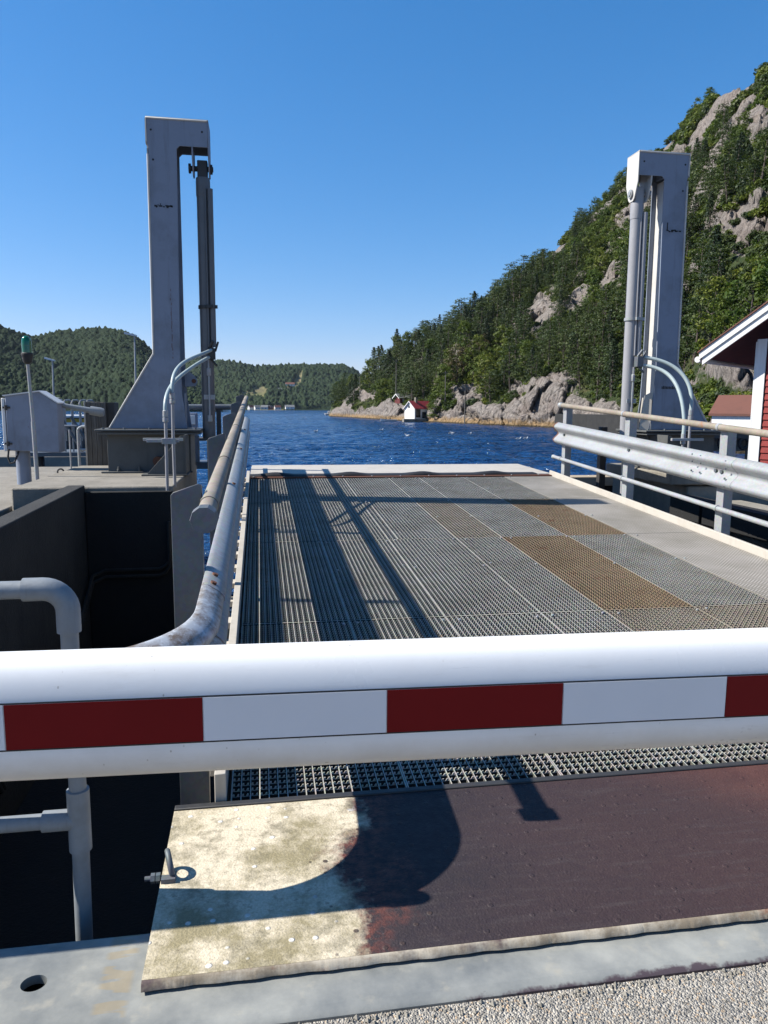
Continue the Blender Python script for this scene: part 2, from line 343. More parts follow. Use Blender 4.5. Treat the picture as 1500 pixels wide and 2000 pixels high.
def water():
    s = NT('sea_water')
    n1 = s.noise(1, 3, .55, s.mp((.10, .22, 1), rot=(0, 0, .25))); n2 = s.noise(1, 4, .6, s.mp((.6, 1.1, 1), rot=(0, 0, .2)))
    n3 = s.noise(1, 3, .6, s.mp((3, 5.2, 1), rot=(0, 0, .35)))
    h = s.math('ADD', s.math('MULTIPLY', n1, 1.6), s.math('ADD', s.math('MULTIPLY', n2, .8), s.math('MULTIPLY', n3, .17)))
    c = s.mix(s.ramp(s.noise(1, 4, .6, s.mp((.02, .08, 1))), .35, .7), (.003, .028, .095), (.008, .052, .155))
    return s.done(c, .14, 0, s.bump(h, 1.0, 1.3), .32)
M['water'] = water()
def rockmat():
    s = NT('granite_rock'); x, y, z = s.xyz()
    at = s.n('ShaderNodeAttribute', attribute_name='rock'); rk = at.outputs['Fac']
    n1 = s.noise(.16, 8, .68); n2 = s.noise(1.3, 8, .72); cr = s.vor(.55, s.mp((1, 1, .6), rot=(.5, .4, .3)), 'DISTANCE_TO_EDGE')
    c = s.mix(s.ramp(n2, .36, .66), (.13, .112, .10), (.29, .262, .235))
    c = s.mix(s.ramp(n1, .45, .65, 0, .6), c, (.21, .17, .15))
    c = s.mix(s.ramp(s.noise(.7, 8, .75, s.mp((1, 1, .35), loc=(8, 2, 3))), .56, .66, 0, .7), c, (.06, .055, .045))
    c = s.mix(s.ramp(cr, .0, .035, .35, 0), c, (.04, .036, .03))
    tide = s.math('ADD', z, s.math('MULTIPLY', s.noise(.8, 5, .7), 2.4))
    c = s.mix(s.ramp(tide, .35, 1.2, .85, 0), c, (.25, .16, .07))
    c = s.mix(s.ramp(s.math('ADD', z, s.math('MULTIPLY', n2, .5)), -1.15, -.95, 1, 0), c, (.045, .035, .02))
    veg = s.mix(s.ramp(s.noise(.35, 6, .7), .4, .65), (.030, .050, .014), (.075, .082, .030))
    veg = s.mix(s.ramp(s.noise(.9, 6, .7, s.mp(loc=(7, 3, 1))), .56, .68, 0, .7), veg, (.10, .065, .042))
    f = s.math('ADD', rk, s.math('MULTIPLY', s.math('SUBTRACT', n2, .5), .9))
    c = s.mix(s.ramp(f, .42, .58), veg, c)
    h = s.math('ADD', s.math('MULTIPLY', n2, .9), s.math('ADD', s.math('MULTIPLY', s.ramp(cr, 0, .2), .5), s.math('MULTIPLY', s.noise(6, 6, .7), .2)))
    return s.done(c, .9, 0, s.bump(h, 1., .9), .2)
M['rock'] = rockmat()
def leafmat(name, a, b, c3, tr=.25, var=.5):
    s = NT(name); oi = s.n('ShaderNodeObjectInfo'); rn = oi.outputs['Random']
    c = s.mix(rn, a, b); c = s.mix(s.ramp(s.noise(.45, 3, .6), .45, .62, 0, .8), c, c3)
    c = s.mix(.5, c, s.mix(s.noise(2.2, 3, .6), (.45, .45, .45), (1.5, 1.5, 1.4)), 'MULTIPLY')
    s.done(c, .6, 0, None, .25)
    tl = s.n('ShaderNodeBsdfTranslucent'); s.put(tl.inputs['Color'], s.mix(.6, c, (.10, .16, .02)))
    mx = s.n('ShaderNodeMixShader'); mx.inputs[0].default_value = tr
    s.t.links.new(s.b.outputs[0], mx.inputs[1]); s.t.links.new(tl.outputs[0], mx.inputs[2])
    s.t.links.new(mx.outputs[0], s.t.nodes['Material Output'].inputs[0]); return s.m
M['leaf'] = leafmat('broad_leaves', (.050, .084, .009), (.115, .132, .013), (.026, .052, .008))
M['leaf_yellow'] = leafmat('yellow_leaves', (.12, .13, .016), (.09, .115, .016), (.06, .09, .015))
M['needle'] = leafmat('pine_needles', (.029, .048, .011), (.053, .070, .014), (.016, .031, .010), .15)
M['needle_dark'] = leafmat('spruce_needles', (.013, .027, .010), (.022, .038, .012), (.008, .019, .008), .1)
M['leaf_brown'] = leafmat('brown_leaves', (.075, .055, .022), (.09, .065, .025), (.05, .042, .018), .2)
M['bark'] = timber('bark', (.13, .10, .08), (.06, .045, .035))
def farforest():
    s = NT('far_forest'); at = s.n('ShaderNodeAttribute', attribute_name='tone'); bare = s.n('ShaderNodeAttribute', attribute_name='bare')
    n = s.noise(.12, 6, .7); n2 = s.noise(.9, 5, .7)
    c = s.mix(at.outputs['Fac'], (.010, .020, .011), (.027, .042, .019)); c = s.mix(s.ramp(n, .4, .65, 0, .5), c, (.016, .031, .018))
    c = s.mix(.5, c, s.mix(n2, (.4, .4, .4), (1.6, 1.6, 1.5)), 'MULTIPLY')
    g = s.mix(s.ramp(s.noise(.03, 5, .7), .4, .6), (.115, .12, .05), (.165, .135, .085))
    c = s.mix(s.ramp(bare.outputs['Fac'], .4, .6), c, g)
    return s.done(c, .9, 0, s.bump(n2, .7, 1.5), .1)
M['farforest'] = farforest()

# ------------------------------------------------------------------ numpy noise
def _h(ix, iy, s):
    n = (ix.astype(np.int64)*374761393+iy.astype(np.int64)*668265263+s*1442695041) & 0x7fffffff
    n = ((n ^ (n >> 13))*1274126177) & 0x7fffffff
    return ((n ^ (n >> 16)) & 0xffffff)/float(0xffffff)
def vnoise(x, y, s=0):
    ix, iy = np.floor(x), np.floor(y); fx, fy = x-ix, y-iy; fx = fx*fx*(3-2*fx); fy = fy*fy*(3-2*fy)
    ix = ix.astype(np.int64); iy = iy.astype(np.int64)
    a, b, c, d = _h(ix, iy, s), _h(ix+1, iy, s), _h(ix, iy+1, s), _h(ix+1, iy+1, s)
    return (a*(1-fx)+b*fx)*(1-fy)+(c*(1-fx)+d*fx)*fy
def fbm(x, y, s=0, o=5, g=.5):
    t, a, n = 0., 1., 0.
    for i in range(o):
        t = t+a*vnoise(x*2**i, y*2**i, s+i*17); n += a; a *= g
    return t/n
def worley(x, y, s=0, tilt=False):
    ix, iy = np.floor(x).astype(np.int64), np.floor(y).astype(np.int64)
    f1 = np.full(x.shape, 9.); f2 = np.full(x.shape, 9.); idn = np.zeros(x.shape); tl = np.zeros(x.shape)
    for dx in (-1, 0, 1):
        for dy in (-1, 0, 1):
            cx, cy = ix+dx, iy+dy
            px, py = cx+_h(cx, cy, s), cy+_h(cx, cy, s+5)
            d = np.hypot(px-x, py-y); k = d < f1
            f2 = np.where(k, f1, np.minimum(f2, d)); idn = np.where(k, _h(cx, cy, s+9), idn); f1 = np.where(k, d, f1)
            if tilt: tl = np.where(k, (x-px)*(_h(cx, cy, s+11)-.5)*2+(y-py)*(_h(cx, cy, s+12)-.3)*2, tl)
    return (f1, f2, idn, tl) if tilt else (f1, f2, idn)
def sst(a, b, x):
    t = np.clip((x-a)/(b-a), 0, 1); return t*t*(3-2*t)
def grid_mesh(name, X, Y, Z, m, attrs={}, smooth=True):
    nr, nc = X.shape
    co = np.stack([X, Y, Z], -1).reshape(-1, 3).astype(np.float32)
    i = np.arange(nr*nc).reshape(nr, nc)
    q = np.stack([i[:-1, :-1], i[1:, :-1], i[1:, 1:], i[:-1, 1:]], -1).reshape(-1, 4)
    return raw_mesh(name, co, q, m, attrs, smooth)
def raw_mesh(name, co, q, m, attrs={}, smooth=True, lnk=True):
    me = bpy.data.meshes.new(name); me.vertices.add(len(co)); me.vertices.foreach_set('co', np.ascontiguousarray(co, np.float32).ravel())
    k = q.shape[1]; me.loops.add(q.size); me.loops.foreach_set('vertex_index', q.astype(np.int32).ravel())
    me.polygons.add(len(q)); me.polygons.foreach_set('loop_start', (np.arange(len(q))*k).astype(np.int32))
    me.polygons.foreach_set('loop_total', np.full(len(q), k, np.int32))
    me.polygons.foreach_set('use_smooth', np.full(len(q), smooth))
    for a, v in attrs.items():
        at = me.attributes.new(a, 'FLOAT', 'POINT'); at.data.foreach_set('value', v.astype(np.float32).ravel())
    me.update(calc_edges=True); me.validate()
    if m: me.materials.append(m)
    if not lnk: return me
    o = bpy.data.objects.new(name, me); col.objects.link(o); return o

# ------------------------------------------------------------------ water, sea bed
WL = -1.6
ph_w = np.linspace(-75, 75, 620); rr_w = np.concatenate([[0.5, 3], np.geomspace(8, 520, 900), [560, 800, 1500, 4000, 12000]])
PW, RW = np.meshgrid(ph_w, rr_w); XW, YW = RW*np.sin(np.radians(PW)), RW*np.cos(np.radians(PW))
amp = .36*sst(3, 12, RW)*(1-sst(380, 540, RW))
cw_, sw_ = math.cos(.35), math.sin(.35); U, V = XW*cw_+YW*sw_, -XW*sw_+YW*cw_
ZW = WL+amp*((fbm(U/7, V/3.2, 61, 3)-.5)*.8+(1-2*abs(fbm(U/2.4, V/1.0, 62, 3)-.5)-.8)*.75)
o = grid_mesh('water', XW, YW, ZW, M['water']); o.data.flip_normals()
tag(o, 'deep blue rippled fjord water reaching to the wooded hills', kind='structure')

# ------------------------------------------------------------------ right mountain
#          phi   shore   el     k     cliff
TB = np.array([(5.2, 292, .000, .20, 1.5), (5.54, 286, .0036, .25, 2.2), (7.49, 245, .0267, .26, 3.6), (9.43, 213, .0491, .29, 3.6), (11.35, 190, .0725, .31, 2.6),
    (12.6, 182, .088, .33, 1.6), (13.65, 176, .0957, .34, 3.2), (15.17, 166, .1055, .37, 6), (17.41, 155, .1312, .40, 4.6), (18.88, 147, .1501, .42, 4.6), (20.67, 141, .178, .44, 5.6), (22.43, 134, .2082, .46, 6.5),
    (24.15, 126, .2345, .49, 4.6), (26.8, 112, .2796, .53, 3.5), (29.04, 100, .3142, .56, 3), (30.59, 90, .3399, .58, 3), (32.09, 78, .3617, .60, 3), (33.57, 68, .371, .61, 3), (35.02, 62, .378, .62, 3),
    (37.84, 58, .39, .62, 3), (46, 54, .38, .60, 3), (60, 54, .3, .5, 3)])
def tabs(ph): return [np.interp(ph, TB[:, 0], TB[:, i]) for i in (1, 2, 3, 4)]
def base_h(ph, r):
    rs, el, k, hc = tabs(ph); cw = 7.
    rr = (hc-3.2-k*(rs+cw))/(el-k-1e-6); hr = el*rr+1.6
    t = np.clip((r-rs)/cw, -2, 1)
    h = np.where(t < 0, WL+(r-rs)*.7, WL+hc*(1-(1-np.clip(t, 0, 1))**1.7))
    h = h+np.clip(np.minimum(r, rr)-rs-cw, 0, None)*k
    h = h-np.clip(r-rr, 0, None)*.12
    left = sst(5.0, 5.5, ph)
    return np.where(left > 0, h*left-(1-left)*3, -3.), rr, rs
def proj(x, y, z):
    v = np.stack([x, y, z-EYE], -1); a = v@np.array(fw)
    return 750+1450*(v@np.array(rt2))/a, 1000-1450*(v@np.array(up2))/a
PATCH = [(1062, 612, 26, 46, .5), (1135, 590, 54, 17, -.35), (1195, 548, 34, 18, -.5), (1090, 492, 46, 13, -.75), (1160, 462, 22, 9, -.5), (1425, 430, 112, 24, -.45), (1478, 452, 70, 32, -.35),
         (1365, 268, 70, 20, -.85), (1330, 262, 30, 12, -.7), (1455, 170, 80, 46, -.75), (1330, 320, 40, 24, -.4), (1300, 288, 36, 16, -.5), (1440, 330, 30, 8, -.6), (925, 600, 22, 6, -.5), (920, 680, 14, 7, -.5), (1012, 650, 10, 12, .5), (1085, 765, 42, 34, 0), (1010, 765, 20, 24, 0),
         (912, 778, 34, 30, -.6), (1440, 735, 70, 36, 0), (1270, 700, 24, 12, 0), (960, 700, 8, 6, 0), (1490, 250, 60, 30, -.6), (1010, 705, 12, 9, 0), (715, 776, 26, 16, 0), (1345, 780, 24, 40, 0), (1230, 380, 26, 8, -.7), (1250, 440, 20, 9, -.5), (1420, 205, 60, 34, -.8)]
def patchmask(px, py):
    m = np.zeros(px.shape)
    wx = (fbm(px/22, py/22, 3, 3)-.5)*34; wy = (fbm(px/22, py/22, 8, 3)-.5)*26
    for cx, cy, a, b, th in PATCH:
        dx, dy = px+wx-cx, py+wy-cy; u = dx*math.cos(th)+dy*math.sin(th); v = -dx*math.sin(th)+dy*math.cos(th)
        m = np.maximum(m, 1.35-np.hypot(u/a, v/b)*.85)
    return np.clip(m, 0, 1)
def outcrop(x, y, h): return sst(.58, .65, fbm(x/13+3, y/13, 91, 3)+.05*np.clip((h-25)/60, 0, 1))*.9
def terrain(ph, r, detail=True):
    x, y = r*np.sin(np.radians(ph)), r*np.cos(np.radians(ph))
    h, rr, rs = base_h(ph, r); inl = np.clip((r-rs)/6, 0, 1)
    on = inl*np.clip((rr-r)/25, 0.15, 1)
    h = h+on*(fbm(x/34, y/34, 1, 4)-.5)*9+on*(fbm(x/9, y/9, 2, 3)-.5)*3.0
    px, py = proj(x, y, h)
    hc_ = tabs(ph)[3]
    cliff = 1-sst(hc_*.6, hc_*1.1, (h-WL)+(fbm(x/9, y/9, 5, 4)-.5)*9)
    rock = np.clip(np.maximum(np.maximum(cliff*1.1, patchmask(px, py)), outcrop(x, y, h)), 0, 1)
    if detail:
        arc = np.radians(ph)*150; wq = fbm(arc/5, h/5, 31, 3)*1.3
        f1, f2, i1, t1 = worley(arc/6.5+h*.10+wq*.6, h/4.6-arc*.09+wq*.6, 21, True); g1, g2, i2, t2 = worley(arc/2.6+h*.18, h/1.9-arc*.15+wq*.3, 22, True)
        off = t1*2.9+(i1-.5)*3.2+(1-f1)*1.2-.9*np.exp(-(f2-f1)*16)+t2*1.0+(i2-.5)*.9-.35*np.exp(-(g2-g1)*16)+1.6
        rf_ = np.clip((rr-r)/22, 0, 1)*.75+.25
        off = off*rf_
        rn_ = r-rock*np.clip((r-rs)/2.5+.3, 0, 1)*(off-1.2)*1.35
        x, y = rn_*np.sin(np.radians(ph)), rn_*np.cos(np.radians(ph))
        h = h+rock*inl*rf_*(t1*1.2+(i1-.5)*1.9+t2*.5+(i2-.5)*.4-.5*np.exp(-(f2-f1)*14)+.4)
        h = h+(1-rock)*inl*(fbm(x/1.6, y/1.6, 9, 3)-.3)*1.6
    return x, y, h, rock, rr
ph = np.arange(4.9, 62, .105)
s_ = np.concatenate([np.linspace(-8, 30, 130), np.linspace(30.3, 300, 330)])
PH, S_ = np.meshgrid(ph, s_); rs_g = tabs(PH)[0]; RG = rs_g+S_
X, Y, Z, RK, _ = terrain(PH, RG)
o = grid_mesh('mountainside', X, Y, Z, M['rock'], {'rock': RK}); o.data.flip_normals()
tag(o, 'steep granite mountainside with heather rising from the shore on the right', kind='structure')

# ------------------------------------------------------------------ tree meshes (unit height, scaled per tree)
def leaf_cloud(cs, n, size, updir=.35, flat=1.):
    """cs: list of (centre, radii); n leaf clusters for each; returns co, quads"""
    C_ = np.repeat(np.array([c[0] for c in cs]), n, 0); Rr = np.repeat(np.array([c[1] for c in cs]), n, 0); N = len(C_)
    d = rng.normal(size=(N, 3)); d /= np.linalg.norm(d, axis=1)[:, None]
    rad = .55+.5*rng.random(N)**.6
    p = C_+d*Rr*rad[:, None]
    nrm = d*.8+rng.normal(size=(N, 3))*.45+np.array([0, 0, updir]); nrm /= np.linalg.norm(nrm, axis=1)[:, None]
    a = np.cross(nrm, rng.normal(size=(N, 3))); a /= np.linalg.norm(a, axis=1)[:, None]; b = np.cross(nrm, a)
    sz = size*(.55+.9*rng.random(N))[:, None]; as_ = (.45+.5*rng.random(N))[:, None]
    j = lambda: 1+.5*(rng.random((N, 1))-.5)
    v = np.stack([p-a*sz*j(), p-b*sz*as_*j()+nrm*sz*.15, p+a*sz*j(), p+b*sz*as_*j()], 1)
    return v.reshape(-1, 3), np.arange(4*N).reshape(-1, 4)
def crown_broad(seed, wide=.27, low=.18):
    global rng; rng = np.random.default_rng(seed); cs = []
    top_ = rng.random()*6.28
    for i in range(30):
        z = rng.random(); th = rng.random()*6.283; prof = math.sin(math.pi*min(.97, .16+z*.84))**.7
        rr = wide*prof*(.45+.6*rng.random()); c = (rr*math.cos(th)+.07*z*math.cos(top_), rr*math.sin(th)+.07*z*math.sin(top_), low+(.93-low)*z)
        q = .035+.075*rng.random(); cs.append((c, (q*1.25, q*1.25, q*.75)))
    return leaf_cloud(cs, 54, .019)
def crown_pine(seed):
    global rng; rng = np.random.default_rng(seed); cs = []
    for i in range(26):
        z = .30+.66*i/25; th = i*2.4+rng.random()*1.4; prof = (1-(z-.30)/.72)**.6*.27+.03
        rr = prof*(.35+.75*rng.random()); q = .04+.05*rng.random()
        cs.append(((rr*math.cos(th), rr*math.sin(th), z), (q*1.6, q*1.6, q*.34)))
    return leaf_cloud(cs, 56, .015, .8)
def crown_spruce(seed):
    global rng; rng = np.random.default_rng(seed); cs = []
    for i in range(52):
        z = .10+.88*i/51; th = i*2.399+rng.random(); rr = (.205*(1-z)**.85+.004)*(.6+.5*rng.random())
        cs.append(((rr*math.cos(th), rr*math.sin(th), z-rr*.25), (.03+.09*(1-z), .03+.09*(1-z), .022+.01*(1-z))))
    return leaf_cloud(cs, 34, .014, .5)
def crown_bush(seed):
    global rng; rng = np.random.default_rng(seed); cs = []
    for i in range(12):
        th = rng.random()*6.283; rr = .5*rng.random()**.5
        cs.append(((rr*math.cos(th), rr*math.sin(th), .25+.45*rng.random()*(1-rr)), (.26, .26, .22)))
    return leaf_cloud(cs, 34, .085)
def trunk_mesh(kind, seed):
    rd = random.Random(seed); mb = MB(); top = .62 if kind == 'broad' else .95
    b = (rd.uniform(-.03, .03), rd.uniform(-.03, .03))
    mb.tube([(0, 0, -.12), (b[0], b[1], top*.4), (b[0]*1.5, b[1]*.5, top)], [.02, .015, .004], 6)
    for i in range(9):
        z = top*(.3+.6*i/9); th = i*2.4; L = .18*(1.1-z) if kind != 'broad' else .2
        mb.tube([(b[0], b[1], z), (b[0]+L*.6*math.cos(th), b[1]+L*.6*math.sin(th), z+.05), (L*math.cos(th), L*math.sin(th), z+.06+(.06 if kind == 'broad' else 0))], [.007, .004, .002], 4)
    me = bpy.data.meshes.new('trunk'); me.from_pydata(mb.v, [], mb.f); me.materials.append(M['bark']); me.update(); return me
KINDS = []
for nm, fn, args, mt, tk in (('broadleaf_tree', crown_broad, (1, .27), 'leaf', 'broad'), ('broadleaf_tree', crown_broad, (2, .32, .1), 'leaf', 'broad'), ('broadleaf_tree', crown_broad, (3, .22, .12), 'leaf', 'broad'),
        ('pine_tree', crown_pine, (4,), 'needle', 'pine'), ('pine_tree', crown_pine, (5,), 'needle', 'pine'), ('spruce_tree', crown_spruce, (6,), 'needle_dark', 'spruce'),
        ('yellow_tree', crown_broad, (7, .3, .1), 'leaf_yellow', 'broad'), ('brown_tree', crown_broad, (8, .27, .12), 'leaf_brown', 'broad')):
    co, q = fn(*args); KINDS.append((nm, raw_mesh('crown', co, q, M[mt], {}, True, False), trunk_mesh(tk, args[0])))
co, q = crown_bush(9); bush_me = raw_mesh('bush', co, q, M['leaf'], {}, True, False)
co, q = crown_bush(10); bush2_me = raw_mesh('bush', co, q, M['needle'], {}, True, False)

# scatter
rng = np.random.default_rng(5)
N = 60000
ph = rng.uniform(5.6, 46, N); rsx, elx, kx, hcx = tabs(ph); rmin = rsx+2; rmax = base_h(ph, rsx+1)[1]+14
r = np.sqrt(rng.random(N)*(rmax**2-rmin**2)+rmin**2)
keep = rng.random(N) < ((rmax**2-rmin**2)/np.max(rmax**2-rmin**2)); ph, r = ph[keep], r[keep]
X, Y, Z, RK, RR = terrain(ph, r, False)
px, py = proj(X, Y, Z); PMT = np.maximum(patchmask(*proj(X, Y, Z+5.5)), patchmask(*proj(X, Y, Z+2.8)))
pine_n = fbm(X/22, Y/22, 41, 3); sz_n = fbm(X/15, Y/15, 43, 2)
low = sst(150, 60, (r-tabs(ph)[0])*1.0+ (28-ph)*6)   # more broadleaf low down on the right
occ = {}; TR = []
for i in np.argsort(rng.random(len(ph))):
    if RK[i] > .60 or Z[i] < 1.4 or PMT[i] > .55: continue
    if 11.2 < ph[i] < 13.7 and r[i] < 197: continue            # boathouse yard
    if ph[i] > 31.0 and r[i] < 90 and Z[i] < 7: continue
    up_ = np.clip((Z[i]-20)/70, 0, 1)
    if up_ > .25 and ph[i] > 22 and rng.random() < .30*up_: continue
    hgt = (5.6+4.6*sz_n[i])*(1-.46*up_)*rng.uniform(.7, 1.25)
    if ph[i] < 20: hgt *= 1.12
    q = rng.random(); pn = pine_n[i]
    left = ph[i] < 24
    if pn > (.45 if left else .58)-.10*up_: k = 3+(q > .5) if q < .72 else 5
    else: k = 0 if q < .38 else 1 if q < .7 else 2 if q < .9 else 6 if q < .955 else (7 if left and q > .985 else 4)
    sp = hgt*(.33 if k in (3, 4, 5) else .40)*1.0
    c = (int(X[i]//4), int(Y[i]//4)); ok = True
    for a in (-1, 0, 1):
        for b in (-1, 0, 1):
            for (x2, y2, s2) in occ.get((c[0]+a, c[1]+b), ()):
                if (x2-X[i])**2+(y2-Y[i])**2 < ((sp+s2)/2)**2: ok = False; break
            if not ok: break
        if not ok: break
    if not ok: continue
    occ.setdefault(c, []).append((X[i], Y[i], sp)); TR.append((X[i], Y[i], Z[i], hgt, k, r[i], px[i], py[i]))
# the few trees that can be told apart on the skyline and by the water: (phi, r, height, kind, label)
def ground(ph_, r_):
    a = terrain(np.array([ph_]), np.array([r_]), True); return float(a[0][0]), float(a[1][0]), float(a[2][0])
SPECIAL = [(32.6, 158, 7.0, 3, 'gnarled pine leaning out from the bare rock high on the skyline at upper right'),
           (29.6, 176, 6.2, 4, 'small wind-shaped pine on the skyline just right above the right lift tower'),
           (17.0, 196, 9.5, 5, 'pointed spruce standing clear of the ridge at the middle of the slope'),
           (22.3, 184, 8.0, 3, 'dark pine on the skyline left of the right lift tower'),
           (13.3, 179, 7.5, 0, 'bright green tree leaning over the red roof of the boathouse'),
           (15.0, 183, 11, 7, 'brown-green tree between the boathouse and the grey shore cliff'),
           (9.9, 236, 12, 5, 'tall dark spruce on the low end of the headland ridge')]
TR.sort(key=lambda t: -t[3]/t[5])
vis = [t for t in TR if t[6] < 1530 and t[7]-1450*t[3]/t[5] > 60]
solo = vis[:285]; solo_id = {id(t) for t in solo}; rest = [t for t in TR if id(t) not in solo_id]
print('trees', len(TR), 'rest', len(rest))
LAB = {'broadleaf_tree': 'leafy green broadleaf tree', 'pine_tree': 'dark green pine', 'spruce_tree': 'dark pointed spruce',
       'yellow_tree': 'yellow-green leafy tree', 'brown_tree': 'brownish leafy tree'}
KN = {'yellow_tree': 'broadleaf_tree', 'brown_tree': 'broadleaf_tree'}
protos = {}
def plant(x, y, z, h, k, label, group):
    nm, cm, tm = KINDS[k]; name = KN.get(nm, nm)
    t = bpy.data.objects.new(name, None); col.objects.link(t); t.location = (x, y, z); t.scale = (h, h, h*rng.uniform(.9, 1.1)); t.rotation_euler = (rng.normal()*.05, rng.normal()*.05, rng.random()*6.28)
    tag(t, label, 'tree', group)
    for n_, me in (('crown', cm), ('trunk', tm)):
        c = bpy.data.objects.new(n_, me); col.objects.link(c); c.parent = t
        if n_ == 'crown': protos.setdefault(k, c)
for x, y, z, h, k, r_, px_, py_ in solo:
    if px_ > 1330: zone = 'on the wooded slope above the red hut'
    elif px_ > 1215: zone = 'on the wooded slope behind the right lift tower'
    elif px_ > 1000: zone = 'between shore cliffs and upper rock faces'
    else: zone = 'on the wooded headland by the boathouse'
    nm = KINDS[k][0]; plant(x, y, z-.2, h, k, LAB[nm]+' '+zone, ('%ss %s' % (nm.replace('_', ' '), zone)))
for ph_, r_, h, k, lb in SPECIAL:
    x, y, z = ground(ph_, r_); plant(x, y, z-.3, h, k, lb, None)
for k in range(len(KINDS)):
    if k not in protos:
        t = vis[300+k]; plant(t[0], t[1], t[2], t[3], k, LAB[KINDS[k][0]]+' on the mountainside', 'trees on the mountainside')

def scatter(name, pts, sources, label):
    me = bpy.data.meshes.new(name); me.vertices.add(len(pts)); P = np.array([p[:3] for p in pts], np.float32)
    me.vertices.foreach_set('co', P.ravel())
    for a, ty, i in (('scl', 'FLOAT', 3), ('rot', 'FLOAT', 4), ('kid', 'INT', 5)):
        at = me.attributes.new(a, ty, 'POINT'); at.data.foreach_set('value', np.array([p[i] for p in pts], np.float32 if ty == 'FLOAT' else np.int32))
    o = bpy.data.objects.new(name, me); col.objects.link(o); tag(o, label, kind='stuff')
    g = bpy.data.node_groups.new(name, 'GeometryNodeTree')
    g.interface.new_socket('Geometry', in_out='INPUT', socket_type='NodeSocketGeometry'); g.interface.new_socket('Geometry', in_out='OUTPUT', socket_type='NodeSocketGeometry')
    gi, go, jn = g.nodes.new('NodeGroupInput'), g.nodes.new('NodeGroupOutput'), g.nodes.new('GeometryNodeJoinGeometry')
    def attr(nm, ty):
        n = g.nodes.new('GeometryNodeInputNamedAttribute'); n.data_type = ty; n.inputs[0].default_value = nm; return n.outputs[0]
    sc, ro, kd = attr('scl', 'FLOAT'), attr('rot', 'FLOAT'), attr('kid', 'INT')
    cx = g.nodes.new('ShaderNodeCombineXYZ'); g.links.new(ro, cx.inputs[2])
    for k, src in sources.items():
        oi = g.nodes.new('GeometryNodeObjectInfo'); oi.inputs[0].default_value = src; oi.inputs['As Instance'].default_value = True
        cm = g.nodes.new('FunctionNodeCompare'); cm.data_type = 'INT'; cm.operation = 'EQUAL'; g.links.new(kd, cm.inputs[2]); cm.inputs[3].default_value = k
        ip = g.nodes.new('GeometryNodeInstanceOnPoints'); g.links.new(gi.outputs[0], ip.inputs['Points']); g.links.new(cm.outputs[0], ip.inputs['Selection'])
        g.links.new(oi.outputs['Geometry'], ip.inputs['Instance']); g.links.new(cx.outputs[0], ip.inputs['Rotation']); g.links.new(sc, ip.inputs['Scale'])
        g.links.new(ip.outputs[0], jn.inputs[0])
    g.links.new(jn.outputs[0], go.inputs[0])
    o.modifiers.new('scatter', 'NODES').node_group = g; return o
scatter('forest', [(x, y, z-.2, h, rng.random()*6.28, k) for x, y, z, h, k, *_ in rest], protos, 'rest of the mixed pine and broadleaf forest on the right mountainside')
# undergrowth: two bushes that stand for themselves, the rest as one mass
def bush(ph_, r_, s, me, label):
    x, y, z = ground(ph_, r_); b = bpy.data.objects.new('bush', me); col.objects.link(b); b.location = (x, y, z-.1*s); b.scale = (s, s, s*.8)
    return tag(b, label, 'bush')
b1 = bush(32.7, 76, 4.0, bush_me, 'round green bush in front of the grey rock left of the white shed')
b2 = bush(16.2, 170, 3.2, bush2_me, 'dark bush in a cleft of the grey shore cliff right of the boathouse')
sel = []
for i in range(len(ph)):
    if 1.0 < Z[i] and RK[i] < .8 and rng.random() < (.55 if RK[i] < .5 else .30 if Z[i] < 15 else .5): sel.append((X[i], Y[i], Z[i]+.1, rng.uniform(.7, 1.7)*(1+.8*min(1, max(0, (Z[i]-18)/50))), rng.random()*6.28, int(rng.random() < .45)))
scatter('undergrowth', sel[:12000], {0: b1, 1: b2}, 'bushes and heather growing between the trees and rocks')

# ------------------------------------------------------------------ far hills
def hill(name, tb, rs, w, seed, label, cell=3.6, crown=4.6, step=1.6, barez=None, phpad=3):
    tb = np.array(tb); p0, p1 = tb[0, 0], tb[-1, 0]
    n = int((rs+w)*math.radians(p1-p0)/step); ph = np.linspace(p0, p1, n)
    PH, T = np.meshgrid(ph, np.concatenate([np.linspace(-.03, 1, int(w*1.15/step)), np.linspace(1.02, 1.6, 30)]))
    el = np.interp(PH, tb[:, 0], tb[:, 1]); rsx = rs+22*np.sin(PH*.5+seed)
    r = rsx+w*T; hr = el*(rs+w)+1.6-5
    prof = np.where(T < 0, T*60/w*5, np.where(T < 1, np.clip(T, 0, 1)**.95, 1-(T-1)*.5))
    x, y = r*np.sin(np.radians(PH)), r*np.cos(np.radians(PH))
    h = WL+1.2*sst(0, .03, T)+(hr-WL)*prof+(fbm(x/90, y/90, seed, 4)-.5)*hr*.42*np.clip(T, 0, 1)*np.clip((1.02-T)*3, .1, 1)
    f1, f2, idn = worley(x/cell, y/cell+h/cell*.5, seed+3); g1, _, _ = worley(x/1.9, y/1.9+h*.4, seed+4)
    bare = np.zeros_like(h)
    if barez: bare = barez(PH, T, x, y)
    dome = crown*(.25+1.0*idn**1.5+.5*(fbm(x/30, y/30, seed+6, 2)))*np.sqrt(np.clip(1-(f1/.72)**2, 0, 1))+1.6*(1-g1)
    h = h+dome*(1-bare)*sst(.0, .03, T)
    tone = np.clip(.2+.6*idn+(fbm(x/60, y/60, seed+9, 3)-.5)*1.2, 0, 1)
    o = grid_mesh(name, x, y, h, M['farforest'], {'tone': tone, 'bare': bare}); o.data.flip_normals()
    return tag(o, label, kind='structure')
